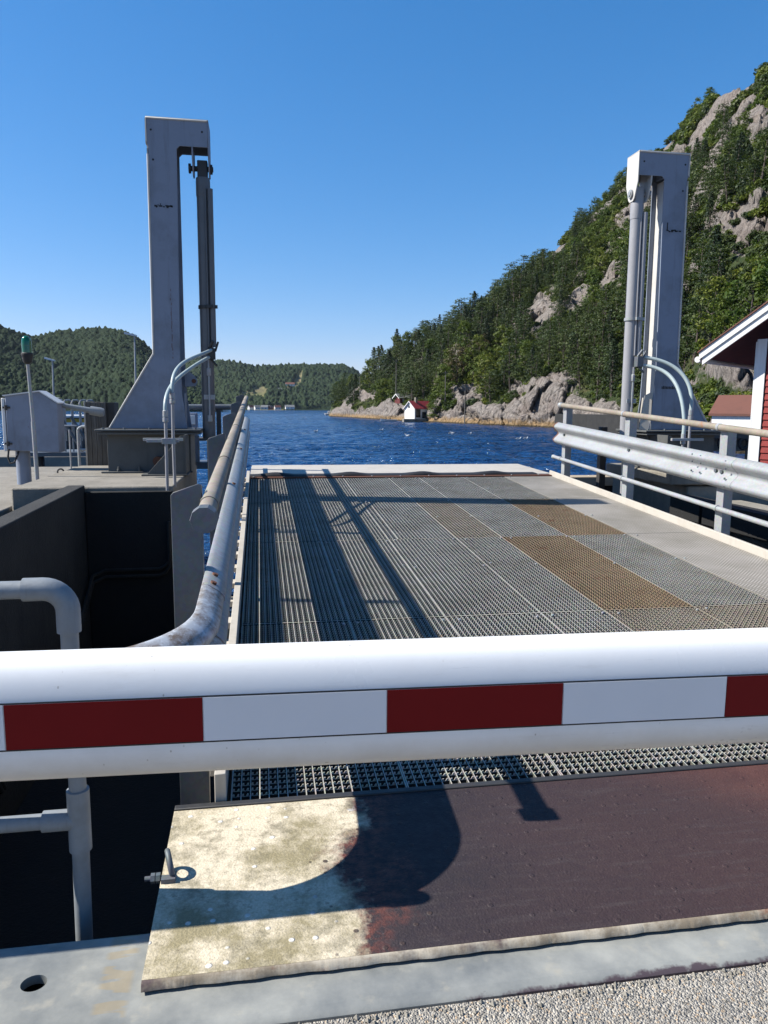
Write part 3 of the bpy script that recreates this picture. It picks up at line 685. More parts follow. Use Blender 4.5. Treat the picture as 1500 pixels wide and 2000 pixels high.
hill('far_hill', [(-34, .05), (-30, .06), (-23.2, .0794), (-20.34, .0937), (-17.37, .0909), (-15.99, .085), (-15.37, .0832), (-14.23, .0901), (-12.58, .0951), (-11.58, .0971), (-10.4, .0961),
     (-9.21, .0907), (-8.53, .0843), (-7.5, .0672), (-6.12, .0454), (-4.69, .0297), (-3.24, .0104), (-2.7, -.004)], 560, 330, 2, 'wooded hill with a rounded top on the far left shore')
def bz(PH, T, x, y):
    n = fbm(x/46, y/46, 77, 4)
    a = np.exp(-((PH-.1)/2.2)**2)*np.exp(-((T-.30)/.24)**2)
    b = np.exp(-((PH-3.05-(T-.7)*1.2)/.28)**2)*np.exp(-((T-.62)/.2)**2)
    s_ = sst(.05, .01, T)
    return sst(.42, .52, a*.64+b*.95+(n-.5)*.9+s_*.35)
hill('middle_hill', [(-8, .045), (-4.64, .062), (-3.54, .0592), (-2.43, .0583), (-1.32, .0554), (-.31, .0505), (.56, .052), (2.09, .0544), (3.62, .0561), (5.16, .0577), (6.32, .0566), (7.09, .0521),
     (7.48, .0475), (7.95, .0388), (9.05, .0189), (9.83, .0055), (10.4, -.003)], 1060, 380, 5, 'wooded hill with farm clearings at the far end of the fjord', cell=5, crown=6.5, step=2.2, barez=bz)

#@@SECTION3
# ------------------------------------------------------------------ quays, pit, ground
RC = 2.257                       # centre line of the ferry ramp
def deck(y): return .03+.058*(y-2.76)
def struct(o, name_label): return tag(o, name_label, kind='structure')
o = MB().box(-14, 16, -8, 1.755, -2.4, 0).build('asphalt_ground', M['asphalt'], smooth=False); struct(o, 'coarse worn asphalt at the foot of the picture')
# loose stones along the ragged asphalt edge
mb = MB(); rd = random.Random(3)
for i in range(520):
    x = rd.uniform(-.2, 2.6); y = 1.752-abs(rd.gauss(0, .02)) if i < 340 else rd.uniform(1.45, 1.75); q = rd.uniform(.0025, .008)*(1 if i < 340 else .8)
    a, b, c = [rd.uniform(.7, 1.3)*q for _ in range(3)]
    mb.add([(x+a, y, q*.3), (x-a, y, q*.3), (x, y+b, q*.3), (x, y-b, q*.3), (x, y, q*.3+c), (x, y, -q*.5)], [(0, 2, 4), (2, 1, 4), (1, 3, 4), (3, 0, 4), (2, 0, 5), (1, 2, 5), (3, 1, 5), (0, 3, 5)])
tag(mb.build('loose_gravel', M['concrete_light'], smooth=False), 'small loose stones crumbling from the asphalt edge', kind='stuff')
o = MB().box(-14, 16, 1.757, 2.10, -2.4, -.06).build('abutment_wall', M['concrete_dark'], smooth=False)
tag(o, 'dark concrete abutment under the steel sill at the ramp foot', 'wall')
# sill plate with rolled front edge and an oval hole
hx, hy, hr = -.645, 2.0, .031
mb = MB(); xs = [-3.2, hx-.09, hx+.09, 5.2]; ya, yb = 1.80, 2.143
prof = [(1.762, -.055), (1.763, -.02), (1.768, -.004), (1.778, .004), (1.80, .008)]
n = len(prof); vs = []
for x in (xs[0], xs[-1]): vs += [(x, p[0], p[1]) for p in prof]
mb.add(vs, [(i, n+i, n+i+1, i+1) for i in range(n-1)])
zt = .008
mb.add([(xs[0], ya, zt), (xs[1], ya, zt), (xs[1], yb, zt), (xs[0], yb, zt), (xs[2], ya, zt), (xs[3], ya, zt), (xs[3], yb, zt), (xs[2], yb, zt)], [(0, 1, 2, 3), (4, 5, 6, 7)])
K = 32; ring = [(hx+hr*1.12*math.cos(2*math.pi*k/K), hy+hr*math.sin(2*math.pi*k/K)) for k in range(K)]
def sq(k):
    t = 2*math.pi*k/K; c, s = math.cos(t), math.sin(t); m = max(abs(c), abs(s)); return (hx+.09*c/m, min(max(hy+.2*s/m, ya), yb))
vs = [(x, y, zt) for x, y in ring]+[(*sq(k), zt) for k in range(K)]+[(x, y, -.02) for x, y in ring]
mb.add(vs, [(k, K+k, K+(k+1) % K, (k+1) % K) for k in range(K)]+[(k, (k+1) % K, 2*K+(k+1) % K, 2*K+k) for k in range(K)])
mb.add([(xs[1], ya, zt), (xs[2], ya, zt), (xs[2], yb, zt), (xs[1], yb, zt)], [])
mb.box(xs[0], xs[3], 2.1435, 2.16, -.06, .004)
o = mb.build('sill_plate', M['sill'], angle=30); tag(o, 'galvanised steel sill plate with a round hole and rolled front edge', 'sill plate')

# left quay and pit walls
def quay(name, boxes, m, label, cat='quay', bev=.02):
    mb = MB()
    for b in boxes: mb.box(*b)
    return tag(mb.build(name, M[m], smooth=True, bevel=bev), label, cat)
quay('concrete_quay', [(-2.50, -.90, 8.0, 10.95, -2.4, .78)], 'concrete', 'concrete quay block carrying the left lift tower')
quay('lower_quay', [(-14, -2.52, 4.2, 13.4, -2.4, .58), (-2.50, -1.6, 10.97, 13.4, -2.4, .60)], 'concrete', 'lower pale concrete quay below the grey cabinet')
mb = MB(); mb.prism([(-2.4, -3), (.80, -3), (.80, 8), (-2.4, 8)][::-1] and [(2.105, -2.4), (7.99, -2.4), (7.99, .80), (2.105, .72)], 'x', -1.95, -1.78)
tag(mb.build('pit_wall', M['concrete_dark'], bevel=.012), 'concrete wall with its shade coloured dark, closing the pit on the left', 'wall')
# bent conduits on the pit walls
mb = MB()
for dz in (0, .07):
    mb.tube([(-.95, 7.9, .35+dz), (-.95, 7.9, -.05+dz*.7), (-1.0, 7.9, -.12+dz), (-1.06, 7.9, -.15+dz), (-1.6, 7.9, -.15+dz), (-1.72, 7.87, -.2+dz), (-1.74, 7.6, -.4+dz), (-1.74, 6.6, -.85+dz)], .018, 8)
tag(mb.build('conduit_pipes', M['concrete_dark'], angle=60), 'pair of thin conduits bending along the dark pit walls', 'conduit')
mb = MB()
for dx in (0, .05):
    mb.tube([(-1.90, 4.55+dx, .60), (-1.84, 4.6+dx, .76), (-1.76, 4.66+dx, .74), (-1.735, 4.7+dx, .55), (-1.735, 4.75+dx, -.6), (-1.735, 5.0+dx, -.95)], .018, 8)
mb.box(-1.745, -1.70, 4.62, 4.86, .40, .45)
tag(mb.build('conduit_pipes', M['concrete_dark'], angle=60), 'pair of conduits coming over the pit wall at the left edge', 'conduit')

# pipe guard rail beside the pit
t = thing('pipe_railing', 'grey pipe handrail with fat elbow and tee beside the dark pit', 'railing', (-.585, 2.33, -.6))
Yp = 2.33
XP, ZT, ZM = -.585, 1.052, .302
MB().tube([(XP-.012, Yp, -.9), (XP, Yp, .25), (XP, Yp, ZT-.05)], .0265, 20).build('post', M['fitting'], t)
MB().tube([(-3.2, Yp, ZT), (XP-.06, Yp, ZT)], .0275, 20).build('top_rail', M['fitting'], t)
MB().tube([(-3.2, Yp, ZM), (XP-.04, Yp, ZM)], .025, 20).build('middle_rail', M['fitting'], t)
arc = [(XP-.125, Yp, ZT), (XP-.07, Yp, ZT)]+[(XP-.07+.07*math.sin(a), Yp, ZT-.07+.07*math.cos(a)) for a in [R(k) for k in range(10, 91, 10)]]+[(XP, Yp, ZT-.135)]
MB().tube(arc, .0355, 22).build('elbow', M['fitting'], t, angle=50)
mb = MB(); mb.lathe([(.028, ZM-.105), (.0345, ZM-.103), (.0345, ZM+.10), (.028, ZM+.102)], (XP, Yp, 0), 22); mb.lathe([(.026, XP-.11), (.033, XP-.108), (.033, XP-.01)], (0, Yp, ZM), 22, 'x'); mb.build('tee', M['fitting'], t)
MB().box(XP-.06, XP+.06, 2.101, Yp-.02, -.5, -.38).build('wall_bracket', M['galv_dull'], t, bevel=.005)
quay('pit_shade_liner', [(-1.775, -.905, 7.93, 7.995, -2.4, .735)], 'shade_black', 'black liner added as the shade on the back wall of the pit under the left quay', 'wall', .01)  # thin slab added over the quay front to paint its shade
MB().box(-1.775, -.3, 2.105, 7.92, -1.5, -1.3).build('pit_floor', M['shade_black'], smooth=False); tag(col.objects[-1], 'added black floor standing for the shade in the pit beside the ramp', kind='structure')  # floor added to keep the pit as black as its shade
MB().box(-.3, 4.9, 2.105, 2.75, -1.5, -1.3).build('ramp_sump', M['shade_black'], smooth=False); tag(col.objects[-1], 'black sump below the tongue plate', kind='structure')

# ------------------------------------------------------------------ tongue plate at the ramp foot
t = thing('tongue_plate', 'thick bridging plate, mossy cream at left and purple brown at right, before the grating', 'steel plate', (2.2, 2.3, 0))
mb = MB(); xl, xr, z0, z1 = -.352, 5.0, .014, .040
NX = 90
def ragx(x): return .004*math.sin(x*23)+.003*math.sin(x*61+1)
top = []
mb.add([(xl, 2.80, z1), (xl+.008, 1.925, z1), (xr, 1.925, z1), (xr, 2.80, z1), (xl, 2.80, z0), (xl+.008, 1.925, z0), (xr, 1.925, z0), (xr, 2.80, z0)],
       [(0, 1, 2, 3), (7, 6, 5, 4), (0, 4, 5, 1), (3, 2, 6, 7), (0, 3, 7, 4)])
mb.build('plate', M['tread'], t, smooth=False)
mb = MB(); vs = []; fs = []
x = xl+.008; i = 0; rd = random.Random(8); xsn = [x]
while x < xr: x += rd.uniform(.004, .007); xsn.append(min(x, xr))
for i, x in enumerate(xsn):
    tooth = rd.uniform(-.0004, .0004)+(.002 if rd.random() < .06 else 0.)
    vs += [(x, 1.925, z1-.0005), (x, 1.916+ragx(x)*.3+tooth*.4, z1-.004-tooth*.3), (x, 1.909+ragx(x)*.4+tooth*.4, .018), (x, 1.925, .0135)]
for i in range(len(xsn)-1):
    for j in range(3): fs.append((4*i+j, 4*i+j+1, 4*(i+1)+j+1, 4*(i+1)+j))
mb.add(vs, fs); o = mb.build('ragged_edge', M['lip'], t, smooth=True, angle=50); o['label'] = 'jagged worn front edge of the plate'
MB().box(xl, xr, 2.802, 2.835, .012, .047).build('hinge_bar', M['darkmetal'], t, bevel=.004)
mb = MB(); mb.torus((-.322, 2.40, .078), (1, .25, .12), .032, .0095, 24, 10, 1.25, .95); mb.box(-.345, -.300, 2.345, 2.372, .04, .055); mb.build('lifting_eye', M['galv_dull'], t, angle=60)
mb = MB(); mb.tube([(-.405, 2.40, .028), (-.35, 2.40, .028)], .0085, 12)
for xx in (-.385, -.368): mb.lathe([(.017, xx), (.017, xx+.014)], (0, 2.40, .028), 6, 'x')
mb.build('bolt', M['galv_dull'], t, angle=30)

# ------------------------------------------------------------------ ferry ramp
t = thing('ferry_ramp', 'long car ferry linkspan of serrated steel grating rising towards the fjord', 'ferry ramp', (RC, 2.84, 0))
CX = [-.14, .585, 1.265, 1.97, 2.455, 3.17, 3.845]; RY = [2.845, 4.93, 7.28, 9.40, 11.38]
HG = .040
def grate(x0, x1, y0, y1, name, m, fine=1.):
    px_, py_ = .0375*fine, .0400*fine
    co, q = [], []
    tops = []
    def quad(*p):
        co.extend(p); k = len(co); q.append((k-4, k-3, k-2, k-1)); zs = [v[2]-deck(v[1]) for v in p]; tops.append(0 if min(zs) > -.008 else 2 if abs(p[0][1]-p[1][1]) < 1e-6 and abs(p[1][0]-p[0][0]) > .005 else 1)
    x0 += .004; x1 -= .004; y0 += .004; y1 -= .004; tb = .0021
    nx = max(1, round((x1-x0)/px_)); ny = max(1, round((y1-y0)/py_))
    def bar(a, b, c, d, h0, h1):                       # lengthwise flat bar, follows the deck slope
        z0, z1 = deck(c), deck(d)
        quad((a, c, z0+h1), (b, c, z0+h1), (b, d, z1+h1), (a, d, z1+h1))
        quad((a, c, z0+h0), (a, c, z0+h1), (a, d, z1+h1), (a, d, z1+h0))
        quad((b, c, z0+h1), (b, c, z0+h0), (b, d, z1+h0), (b, d, z1+h1))
        quad((a, c, z0+h0), (b, c, z0+h0), (b, c, z0+h1), (a, c, z0+h1))
    for i in range(nx+1):
        x = x0+(x1-x0)*i/nx; e = .0028 if i in (0, nx) else tb
        bar(x-e, x+e, y0, y1, -HG, 0.)
    tx = (x1-x0)/(nx*2); tt = .0019; hi, lo = .0045, -.0065
    for j in range(ny+1):
        y = y0+(y1-y0)*j/ny; z = deck(y); e = .003 if j in (0, ny) else tt; ya, yb = y-e, y+e
        if j in (0, ny):
            quad((x0, ya, z-HG), (x1, ya, z-HG), (x1, ya, z), (x0, ya, z)); quad((x0, ya, z), (x1, ya, z), (x1, yb, z), (x0, yb, z)); quad((x0, yb, z), (x1, yb, z), (x1, yb, z-HG), (x0, yb, z-HG)); continue
        bz = z-HG*.75
        for k in range(2*nx):
            a = x0+k*tx; m_ = a+tx*.30; m2 = a+tx*.62; b = a+tx
            quad((a, ya, bz), (b, ya, bz), (b, ya, z+lo), (a, ya, z+lo))
            quad((a, ya, z+lo), (m2, ya, z+lo), (m2, ya, z+hi), (m_, ya, z+hi))
            quad((b, yb, bz), (a, yb, bz), (a, yb, z+lo), (b, yb, z+lo))
            quad((m_, ya, z+hi), (m2, ya, z+hi), (m2, yb, z+hi), (m_, yb, z+hi))
            quad((a, ya, z+lo), (m_, ya, z+hi), (m_, yb, z+hi), (a, yb, z+lo))
            quad((m2, ya, z+hi), (m2, ya, z+lo), (m2, yb, z+lo), (m2, yb, z+hi))
            quad((m2, ya, z+lo), (b, ya, z+lo), (b, yb, z+lo), (m2, yb, z+lo))
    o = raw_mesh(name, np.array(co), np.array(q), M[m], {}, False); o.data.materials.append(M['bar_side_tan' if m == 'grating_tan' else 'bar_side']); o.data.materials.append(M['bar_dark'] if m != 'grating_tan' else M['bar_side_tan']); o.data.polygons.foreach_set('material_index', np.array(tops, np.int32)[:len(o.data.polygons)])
    o.parent = t; o.matrix_parent_inverse = Matrix.Translation(-t.location); return o
GM = {}
for c in range(6):
    for r_ in range(4):
        m = 'grating'; lb = None
        if (c, r_) == (3, 2) or (c, r_) == (3, 2): m, lb = 'grating_tan', 'brown stained grating panel'
        if (c, r_) == (4, 1): m, lb = 'grating_tan', 'tan rust-stained grating panel in the middle right of the ramp'
        if (c, r_) in ((5, 2), (4, 0), (5, 0), (3, 2), (2, 2)): m, lb = 'grating_beige', 'grating panel with light rust stains'
        if (c, r_) in ((5, 2),): m, lb = 'grating_tan', 'tan stained grating panel beside the chequer strip'
        if (c, r_) == (2, 2): continue
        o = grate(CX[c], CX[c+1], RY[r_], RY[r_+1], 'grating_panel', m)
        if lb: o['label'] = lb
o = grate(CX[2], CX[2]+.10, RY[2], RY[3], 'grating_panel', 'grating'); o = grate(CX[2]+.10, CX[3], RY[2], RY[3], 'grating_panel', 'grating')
def slab(a, b, c, d, h0, h1):
    mb = MB(); z0, z1 = deck(c), deck(d)
    return mb.add([(a, c, z0+h0), (b, c, z0+h0), (b, c, z0+h1), (a, c, z0+h1), (a, d, z1+h0), (b, d, z1+h0), (b, d, z1+h1), (a, d, z1+h1)],
                  [(0, 1, 2, 3), (5, 4, 7, 6), (3, 2, 6, 7), (4, 5, 1, 0), (0, 3, 7, 4), (1, 5, 6, 2)])
# walkway strip of chequer plate
s = NT('chequer_plate'); u = s.mp((38, 38, 38), rot=(0, 0, .785)); wv = s.n('ShaderNodeTexVoronoi'); wv.inputs['Scale'].default_value = 30; wv.inputs['Randomness'].default_value = 0
s.put(wv.inputs['Vector'], s.mp((1, 1, .01), rot=(0, 0, .0))); n1 = s.noise(1.4, 7, .65); n2 = s.noise(18, 5, .6)
c_ = s.mix(s.ramp(n1, .4, .65), (.34, .31, .27), (.22, .20, .16)); c_ = s.mix(s.ramp(n2, .6, .75, 0, .5), c_, (.24, .19, .14))
dt = s.ramp(wv.outputs['Distance'], .22, .34, 1, 0)
c_ = s.mix(s.math('MULTIPLY', dt, .45), c_, (.50, .48, .45))
c_ = s.mix(.9, c_, s.mix(dt, (.55, .55, .55), (1.1, 1.1, 1.1)), 'MULTIPLY')
M['chequer'] = s.done(c_, .62, .1, s.bump(dt, .9, .004))
for y0_, y1_ in zip(RY[:-1], RY[1:]):
    slab(3.852, 4.655, y0_+.006, y1_-.006, -.02, .004).build('walkway_plate', M['chequer'], t, smooth=False)
slab(4.66, 4.69, 2.85, 11.5, -.25, .085).build('kerb', M['cream'], t, bevel=.004)
slab(4.69, 4.85, 2.85, 11.5, -.25, .0).build('side_girder', M['cream'], t, smooth=False)
mb = slab(-.20, -.155, 2.85, 11.42, -.28, .12); mb.build('side_girder', M['cream'], t, bevel=.003)
for y in np.arange(3.1, 11.4, .46):
    z = deck(y); MB().box(-.235, -.20, y, y+.14, z-.03, z+.012).build('side_bracket', M['cream'], t, bevel=.002)
mb = slab(-.262, -.222, 2.9, 11.3, .225, .262); mb.build('cable_tray', M['galv'], t, smooth=False)
mb = MB()
for x in (.55, 1.9, 3.2, 4.4):
    z0_, z1_ = deck(2.9), deck(11.4); mb.add([(x-.08, 2.9, z0_-.34), (x+.08, 2.9, z0_-.34), (x+.08, 2.9, z0_-.05), (x-.08, 2.9, z0_-.05), (x-.08, 11.4, z1_-.5), (x+.08, 11.4, z1_-.5), (x+.08, 11.4, z1_-.05), (x-.08, 11.4, z1_-.05)],
        [(0, 1, 2, 3), (5, 4, 7, 6), (3, 2, 6, 7), (4, 5, 1, 0), (0, 3, 7, 4), (1, 5, 6, 2)])
mb.build('girder', M['darkmetal'], t, smooth=False)
mb = MB()
for y in RY[1:-1]+[3.8, 6.1, 8.3, 10.4]: mb.box(-.15, 4.66, y-.05, y+.05, deck(y)-.30, deck(y)-.045)
mb.build('cross_beam', M['darkmetal'], t, smooth=False)
slab(-.15, 4.66, 2.9, 11.4, -.37, -.35).build('gap_shade_plate', M['darkmetal'], t, smooth=False)  # dark sheet added so the shaded grating gaps stay black
mb = slab(-.19, 4.67, 11.385, 11.47, -.3, .022); mb.build('end_beam', M['rust'], t, bevel=.003)
# buckled rubber strip over the hinge
co, q = [], []; NX = 160
for i in range(NX+1):
    x = -.17+i*(4.62/NX); ph_ = ((x+.35) % 1.16)/1.16; hgt = .040*max(0, math.cos((ph_-.5)*math.pi*1.9))**1.3 if abs(ph_-.5) < .27 else 0
    for k, (y, f) in enumerate(((11.45, .0), (11.455, .6), (11.56, 1.), (11.70, .5))): co.append((x, y, deck(y)+.024+f*.012+hgt*f))
for i in range(NX):
    for k in range(3): a = i*4+k; q.append((a, a+4, a+5, a+1))
o = raw_mesh('rubber_strip', np.array(co), np.array(q), M['rubber']); o.parent = t; o.matrix_parent_inverse = Matrix.Translation(-t.location)
mb = MB(); y0_, y1_ = 11.62, 12.85; z0_, z1_ = deck(y0_)+.012, deck(y1_)+.012
P_ = [(-.16, y0_, z0_), (4.75, y0_, z0_), (4.60, y1_, z1_), (-.14, y1_, z1_)]
mb.add(P_+[(x, y, z-.06) for x, y, z in P_], [(0, 1, 2, 3), (7, 6, 5, 4), (0, 4, 5, 1), (1, 5, 6, 2), (2, 6, 7, 3), (3, 7, 4, 0)])
mb.build('end_flap', M['cream'], t, smooth=False)
mb = MB()
for k in range(11):
    x = -.1+k*.455; mb.lathe([(.014, deck(11.43)+.02), (.012, deck(11.43)+.032)], (x, 11.43, 0), 6)
for c in CX[1:]:
    for y in RY[1:]:
        for dx in (-.05, .06):
            mb.lathe([(.012, deck(y)+.001), (.010, deck(y)+.010)], (c+dx+rd.uniform(-.02, .02), y-.09+rd.uniform(-.03, .03), 0), 6)
            if rd.random() < .7: mb.lathe([(.012, deck(y-1)+.001), (.010, deck(y-1)+.010)], (c+dx*.8, y-1.1+rd.uniform(-.1, .1), 0), 6)
mb.build('deck_bolts', M['galv'], t, smooth=False)['kind'] = 'stuff'

# ------------------------------------------------------------------ guard rails on the ramp
WP = [(.004, .160), (.022, .157), (.062, .132), (.083, .108), (.083, .090), (.066, .066), (.022, .030), (.004, .010)]
WP = WP+[(v, -z) for v, z in reversed(WP)]
def wbeam(path, h=1.0, th=.004):
    """sweep the W section along path of (x, y, zc, nx, ny)"""
    mb = MB(); n = len(WP); vs = []
    for x, y, zc, nx, ny in path:
        for v, z in WP: vs.append((x+nx*v, y+ny*v, zc+z*h))
        for v, z in reversed(WP): vs.append((x+nx*(v-th*1.4), y+ny*(v-th*1.4), zc+z*h*.985))
    m_ = 2*n
    fs = [(i*m_+j, i*m_+(j+1) % m_, (i+1)*m_+(j+1) % m_, (i+1)*m_+j) for i in range(len(path)-1) for j in range(m_)]
    fs = [tuple(reversed(f)) for f in fs]
    mb.add(vs, fs)
    for e in (0, len(path)-1):
        mb.f += [(e*m_+j, e*m_+j+1, e*m_+m_-2-j, e*m_+m_-1-j) for j in range(n-1)]
    return mb
YL = [3.17, 5.47, 7.77, 10.07, 12.35]
t = thing('guard_rail', 'left guard rail with capped pipe on top and W-beam curling outwards in front', 'guard rail', (-.25, 3.17, 0))
straight = [(-.235, y, deck(y)+.705, 1, 0) for y in np.linspace(12.45, 2.66, 30)]
Ra = .32; curve = []
for k in range(1, 13):
    a = R(90*k/12); curve.append((-.235-Ra+Ra*math.cos(a), 2.66-Ra*math.sin(a), deck(2.66)+.705-.055*k/12, math.cos(a), -math.sin(a)))
tail = [(-.555-.08*k, 2.34, deck(2.66)+.650-.02*k, 0, -1) for k in range(1, 9)]
o = wbeam(straight[:-1]).build('w_beam', M['galv'], t, angle=50)
s = NT('scraped_beam'); n1 = s.noise(9, 6, .7); n2 = s.noise(3.5, 5, .6); n3 = s.noise(1, 5, .7, s.mp((60, 60, 6)))
c_ = s.mix(s.ramp(n1, .42, .6), (.42, .44, .46), (.17, .125, .09)); c_ = s.mix(s.ramp(n3, .55, .7, 0, .8), c_, (.6, .62, .64))
M['scraped'] = s.done(c_, .42, .3, s.bump(n1, .3, .004))
o = wbeam([straight[-2]]+[straight[-1]]+curve+tail).build('end_terminal', M['scraped'], t, angle=50); o['label'] = 'brown scraped curved end piece'
mb = MB(); y0_ = 2.74; mb.tube([(-.205, y, deck(y)+1.165) for y in (y0_, 5, 8, 12.55)], .036, 24, True); mb.build('top_pipe', M['pipe'], t)
mb = MB(); mb.lathe([(.049, y0_-.012), (.051, y0_), (.051, y0_+.07), (.037, y0_+.075)], (-.205, 0, deck(y0_)+1.165), 10, 'y'); mb.build('end_cap', M['galv_dull'], t, angle=30)
mb = MB(); mb.tube([(-.235, y, deck(y)+.30) for y in (2.9, 12.5)], .026, 16); mb.build('lower_pipe', M['galv'], t)
mb = MB()
for y in (3.02, 4.35, 6.6, 8.9, 11.2): mb.tube([(-.205, y, deck(y)+1.165), (-.205, y+.035, deck(y)+1.167)], .0395, 24)
mb.build('pipe_collar', M['pipe'], t)
mb = MB()
for y in (3.38, 5.6, 7.9, 10.2): mb.tube([(-.25, y, deck(y)+.30), (-.25, y+.03, deck(y)+.30)], .031, 16)
mb.build('pipe_clamp', M['galv'], t)
for y in YL:
    z0_ = deck(y)-.30; z1_ = deck(y)+1.20
    mb = MB(); a, b = -.37, -.245
    prof = [(a, z0_), (b, z0_), (b, z1_+.025), (b-.012, z1_+.03), (a+.01, z1_-.006), (a, z1_-.018)]
    mb.prism(prof, 'y', y, y+.007); mb.box(a, a+.007, y+.007, y+.06, z0_, z1_-.02); mb.box(b-.007, b, y+.007, y+.06, z0_, z1_+.02)
    mb.box(-.25, -.21, y+.01, y+.05, deck(y)+.64, deck(y)+.76)
    mb.build('post', M['galv_dull'], t, bevel=.0015)
mb = MB()
for y in (3.0, 3.12, 5.55, 7.85, 10.1):
    c = (-.195, y, deck(y)+.705+.146); mb.tube([c, (c[0]+.004, y, c[2]+.009)], .013, 12)
mb.build('bolt_head', M['rust'], t)
# overlapping joints of the beam
mb = wbeam([(-.2315, y, deck(y)+.705, 1, 0) for y in (2.95, 3.22)]); mb.build('beam_splice', M['galv'], t, angle=50)
mb = wbeam([(-.2315, y, deck(y)+.705, 1, 0) for y in (6.9, 7.15)]); mb.build('beam_splice', M['galv'], t, angle=50)

YR = [2.5, 4.75, 7.02, 9.10, 11.15]
t = thing('guard_rail', 'right guard rail with rusty brown pipe above a silvery W-beam', 'guard rail', (4.75, 7, 0))
wbeam([(4.735, y, deck(y)+.70, -1, 0) for y in np.linspace(1.6, 11.35, 30)], 1.08).build('w_beam', M['galv'], t, angle=50).data.flip_normals()
MB().tube([(4.725, y, deck(y)+1.150) for y in (1.6, 5, 8, 11.28)], .036, 24).build('top_pipe', M['pipe'], t)
MB().tube([(4.70, y, deck(y)+.315) for y in (1.6, 5, 8, 11.42)], .027, 18).build('lower_pipe', M['galv'], t)
mb = MB(); mb.lathe([(.026, 11.40), (.034, 11.42), (.034, 11.46), (.02, 11.47)], (4.70, 0, deck(11.4)+.315), 12, 'y'); mb.lathe([(.036, 11.27), (.042, 11.28), (.042, 11.32), (.03, 11.33)], (4.725, 0, deck(11.3)+1.15), 12, 'y'); mb.build('end_cap', M['galv'], t)
mb = MB()
for y in YR: mb.tube([(4.70, y-.02, deck(y)+.315), (4.70, y+.02, deck(y)+.317)], .033, 18); mb.tube([(4.725, y+.06, deck(y)+1.153), (4.725, y+.10, deck(y)+1.155)], .040, 20)
mb.build('pipe_clamp', M['galv'], t)
for y in YR:
    z0_ = deck(y)-.28; z1_ = deck(y)+1.165
    mb = MB(); mb.box(4.757, 4.763, y-.02, y+.105, z0_, z1_); mb.box(4.763, 4.86, y-.02, y-.013, z0_, z1_-.01); mb.box(4.763, 4.86, y+.098, y+.105, z0_, z1_-.01)
    mb.box(4.738, 4.757, y, y+.08, deck(y)+.62, deck(y)+.78)
    mb.build('post', M['galv'], t, bevel=.0015)
mb = MB()
for y in (7.1, 7.0, 4.7, 9.0, 11.1):
    mb.tube([(4.735, y, deck(y)+.70), (4.705, y, deck(y)+.70)], .020, 12)
for y in (6.86, 7.3, 7.46, 3.4, 3.6):
    for dz in (.125, .05, -.05, -.125): mb.tube([(4.665, y, deck(y)+.70+dz), (4.655, y, deck(y)+.70+dz)], .011, 10)
mb.build('bolt_head', M['galv_dull'], t)
mb = wbeam([(4.7315, y, deck(y)+.70, -1, 0) for y in (6.75, 7.40)], 1.08); o = mb.build('beam_splice', M['galv'], t, angle=50); o.data.flip_normals()
mb = wbeam([(4.735, y, deck(y)+.70, -1, 0) for y in (11.351, 11.40)], 1.08); o = mb.build('beam_end', M['rust'], t, angle=50); o.data.flip_normals()

# ------------------------------------------------------------------ barrier boom
A0 = Vector((-.510, 1.489, 1.0)); A1 = Vector((1.107, 1.421, 1.0)); d_ = (A1-A0).normalized(); nrm = Vector((d_.y, -d_.x, 0))
if nrm.y > 0: nrm = -nrm
BZ = .9975
def bar_pt(u, v, z): p = A0+d_*u+nrm*v; return (p.x, p.y, z+BZ)
t = thing('barrier_boom', 'thick white barrier boom with red reflector panels lying across the whole view', 'barrier', (A0.x, A0.y, BZ))
HB, WB = .1275, .066
prof = []
for k in range(56):
    a = 2*math.pi*k/56; c, s_n = math.cos(a), math.sin(a); e = 2/3.0
    v = WB*math.copysign(abs(c)**(2/2.6), c); z = HB*math.copysign(abs(s_n)**(2/2.3), s_n); prof.append((min(v, WB*.955), z))
mb = MB(); n = len(prof)
vs = [bar_pt(-1.6, v, z) for v, z in prof]+[bar_pt(4.2, v, z) for v, z in prof]
mb.add(vs, [((i+1) % n, i, n+i, n+(i+1) % n) for i in range(n)]+[tuple(range(n)), tuple(reversed(range(n, 2*n)))])
mb.build('boom', M['white_boom'], t, angle=40)
PZ0, PZ1 = -.0405, .0475
def panel(u0, u1, m, name, label=None):
    mb = MB(); v0, v1 = WB*.90, WB*.955+.0022
    c = [bar_pt(u, v, z) for u in (u0, u1) for v in (v0, v1) for z in (PZ0, PZ1)]
    mb.add(c, [(0, 1, 3, 2), (4, 6, 7, 5), (2, 3, 7, 6), (0, 4, 5, 1), (1, 5, 7, 3), (0, 2, 6, 4)])
    o = mb.build(name, M[m], t, smooth=False)
    if label: o['label'] = label
for k in range(-2, 7):
    u = .032+.7235*k
    if u > -1.5 and u+.365 < 4.1:
        panel(u, u+.3635, 'red', 'red_reflector')
        if u+.72 < 4.1: panel(u+.3655, u+.7215, 'wref', 'white_reflector')
mb = MB()
for z in (PZ0-.0022, PZ1+.0022):
    c = [bar_pt(u, v, z+dz) for u in (-1.5, 4.1) for v in (WB*.9, WB*.955+.0012) for dz in (-.0013, .0013)]
    mb.add(c, [(0, 1, 3, 2), (4, 6, 7, 5), (2, 3, 7, 6), (0, 4, 5, 1), (1, 5, 7, 3), (0, 2, 6, 4)])
mb.build('panel_groove', M['rubber'], t, smooth=False)

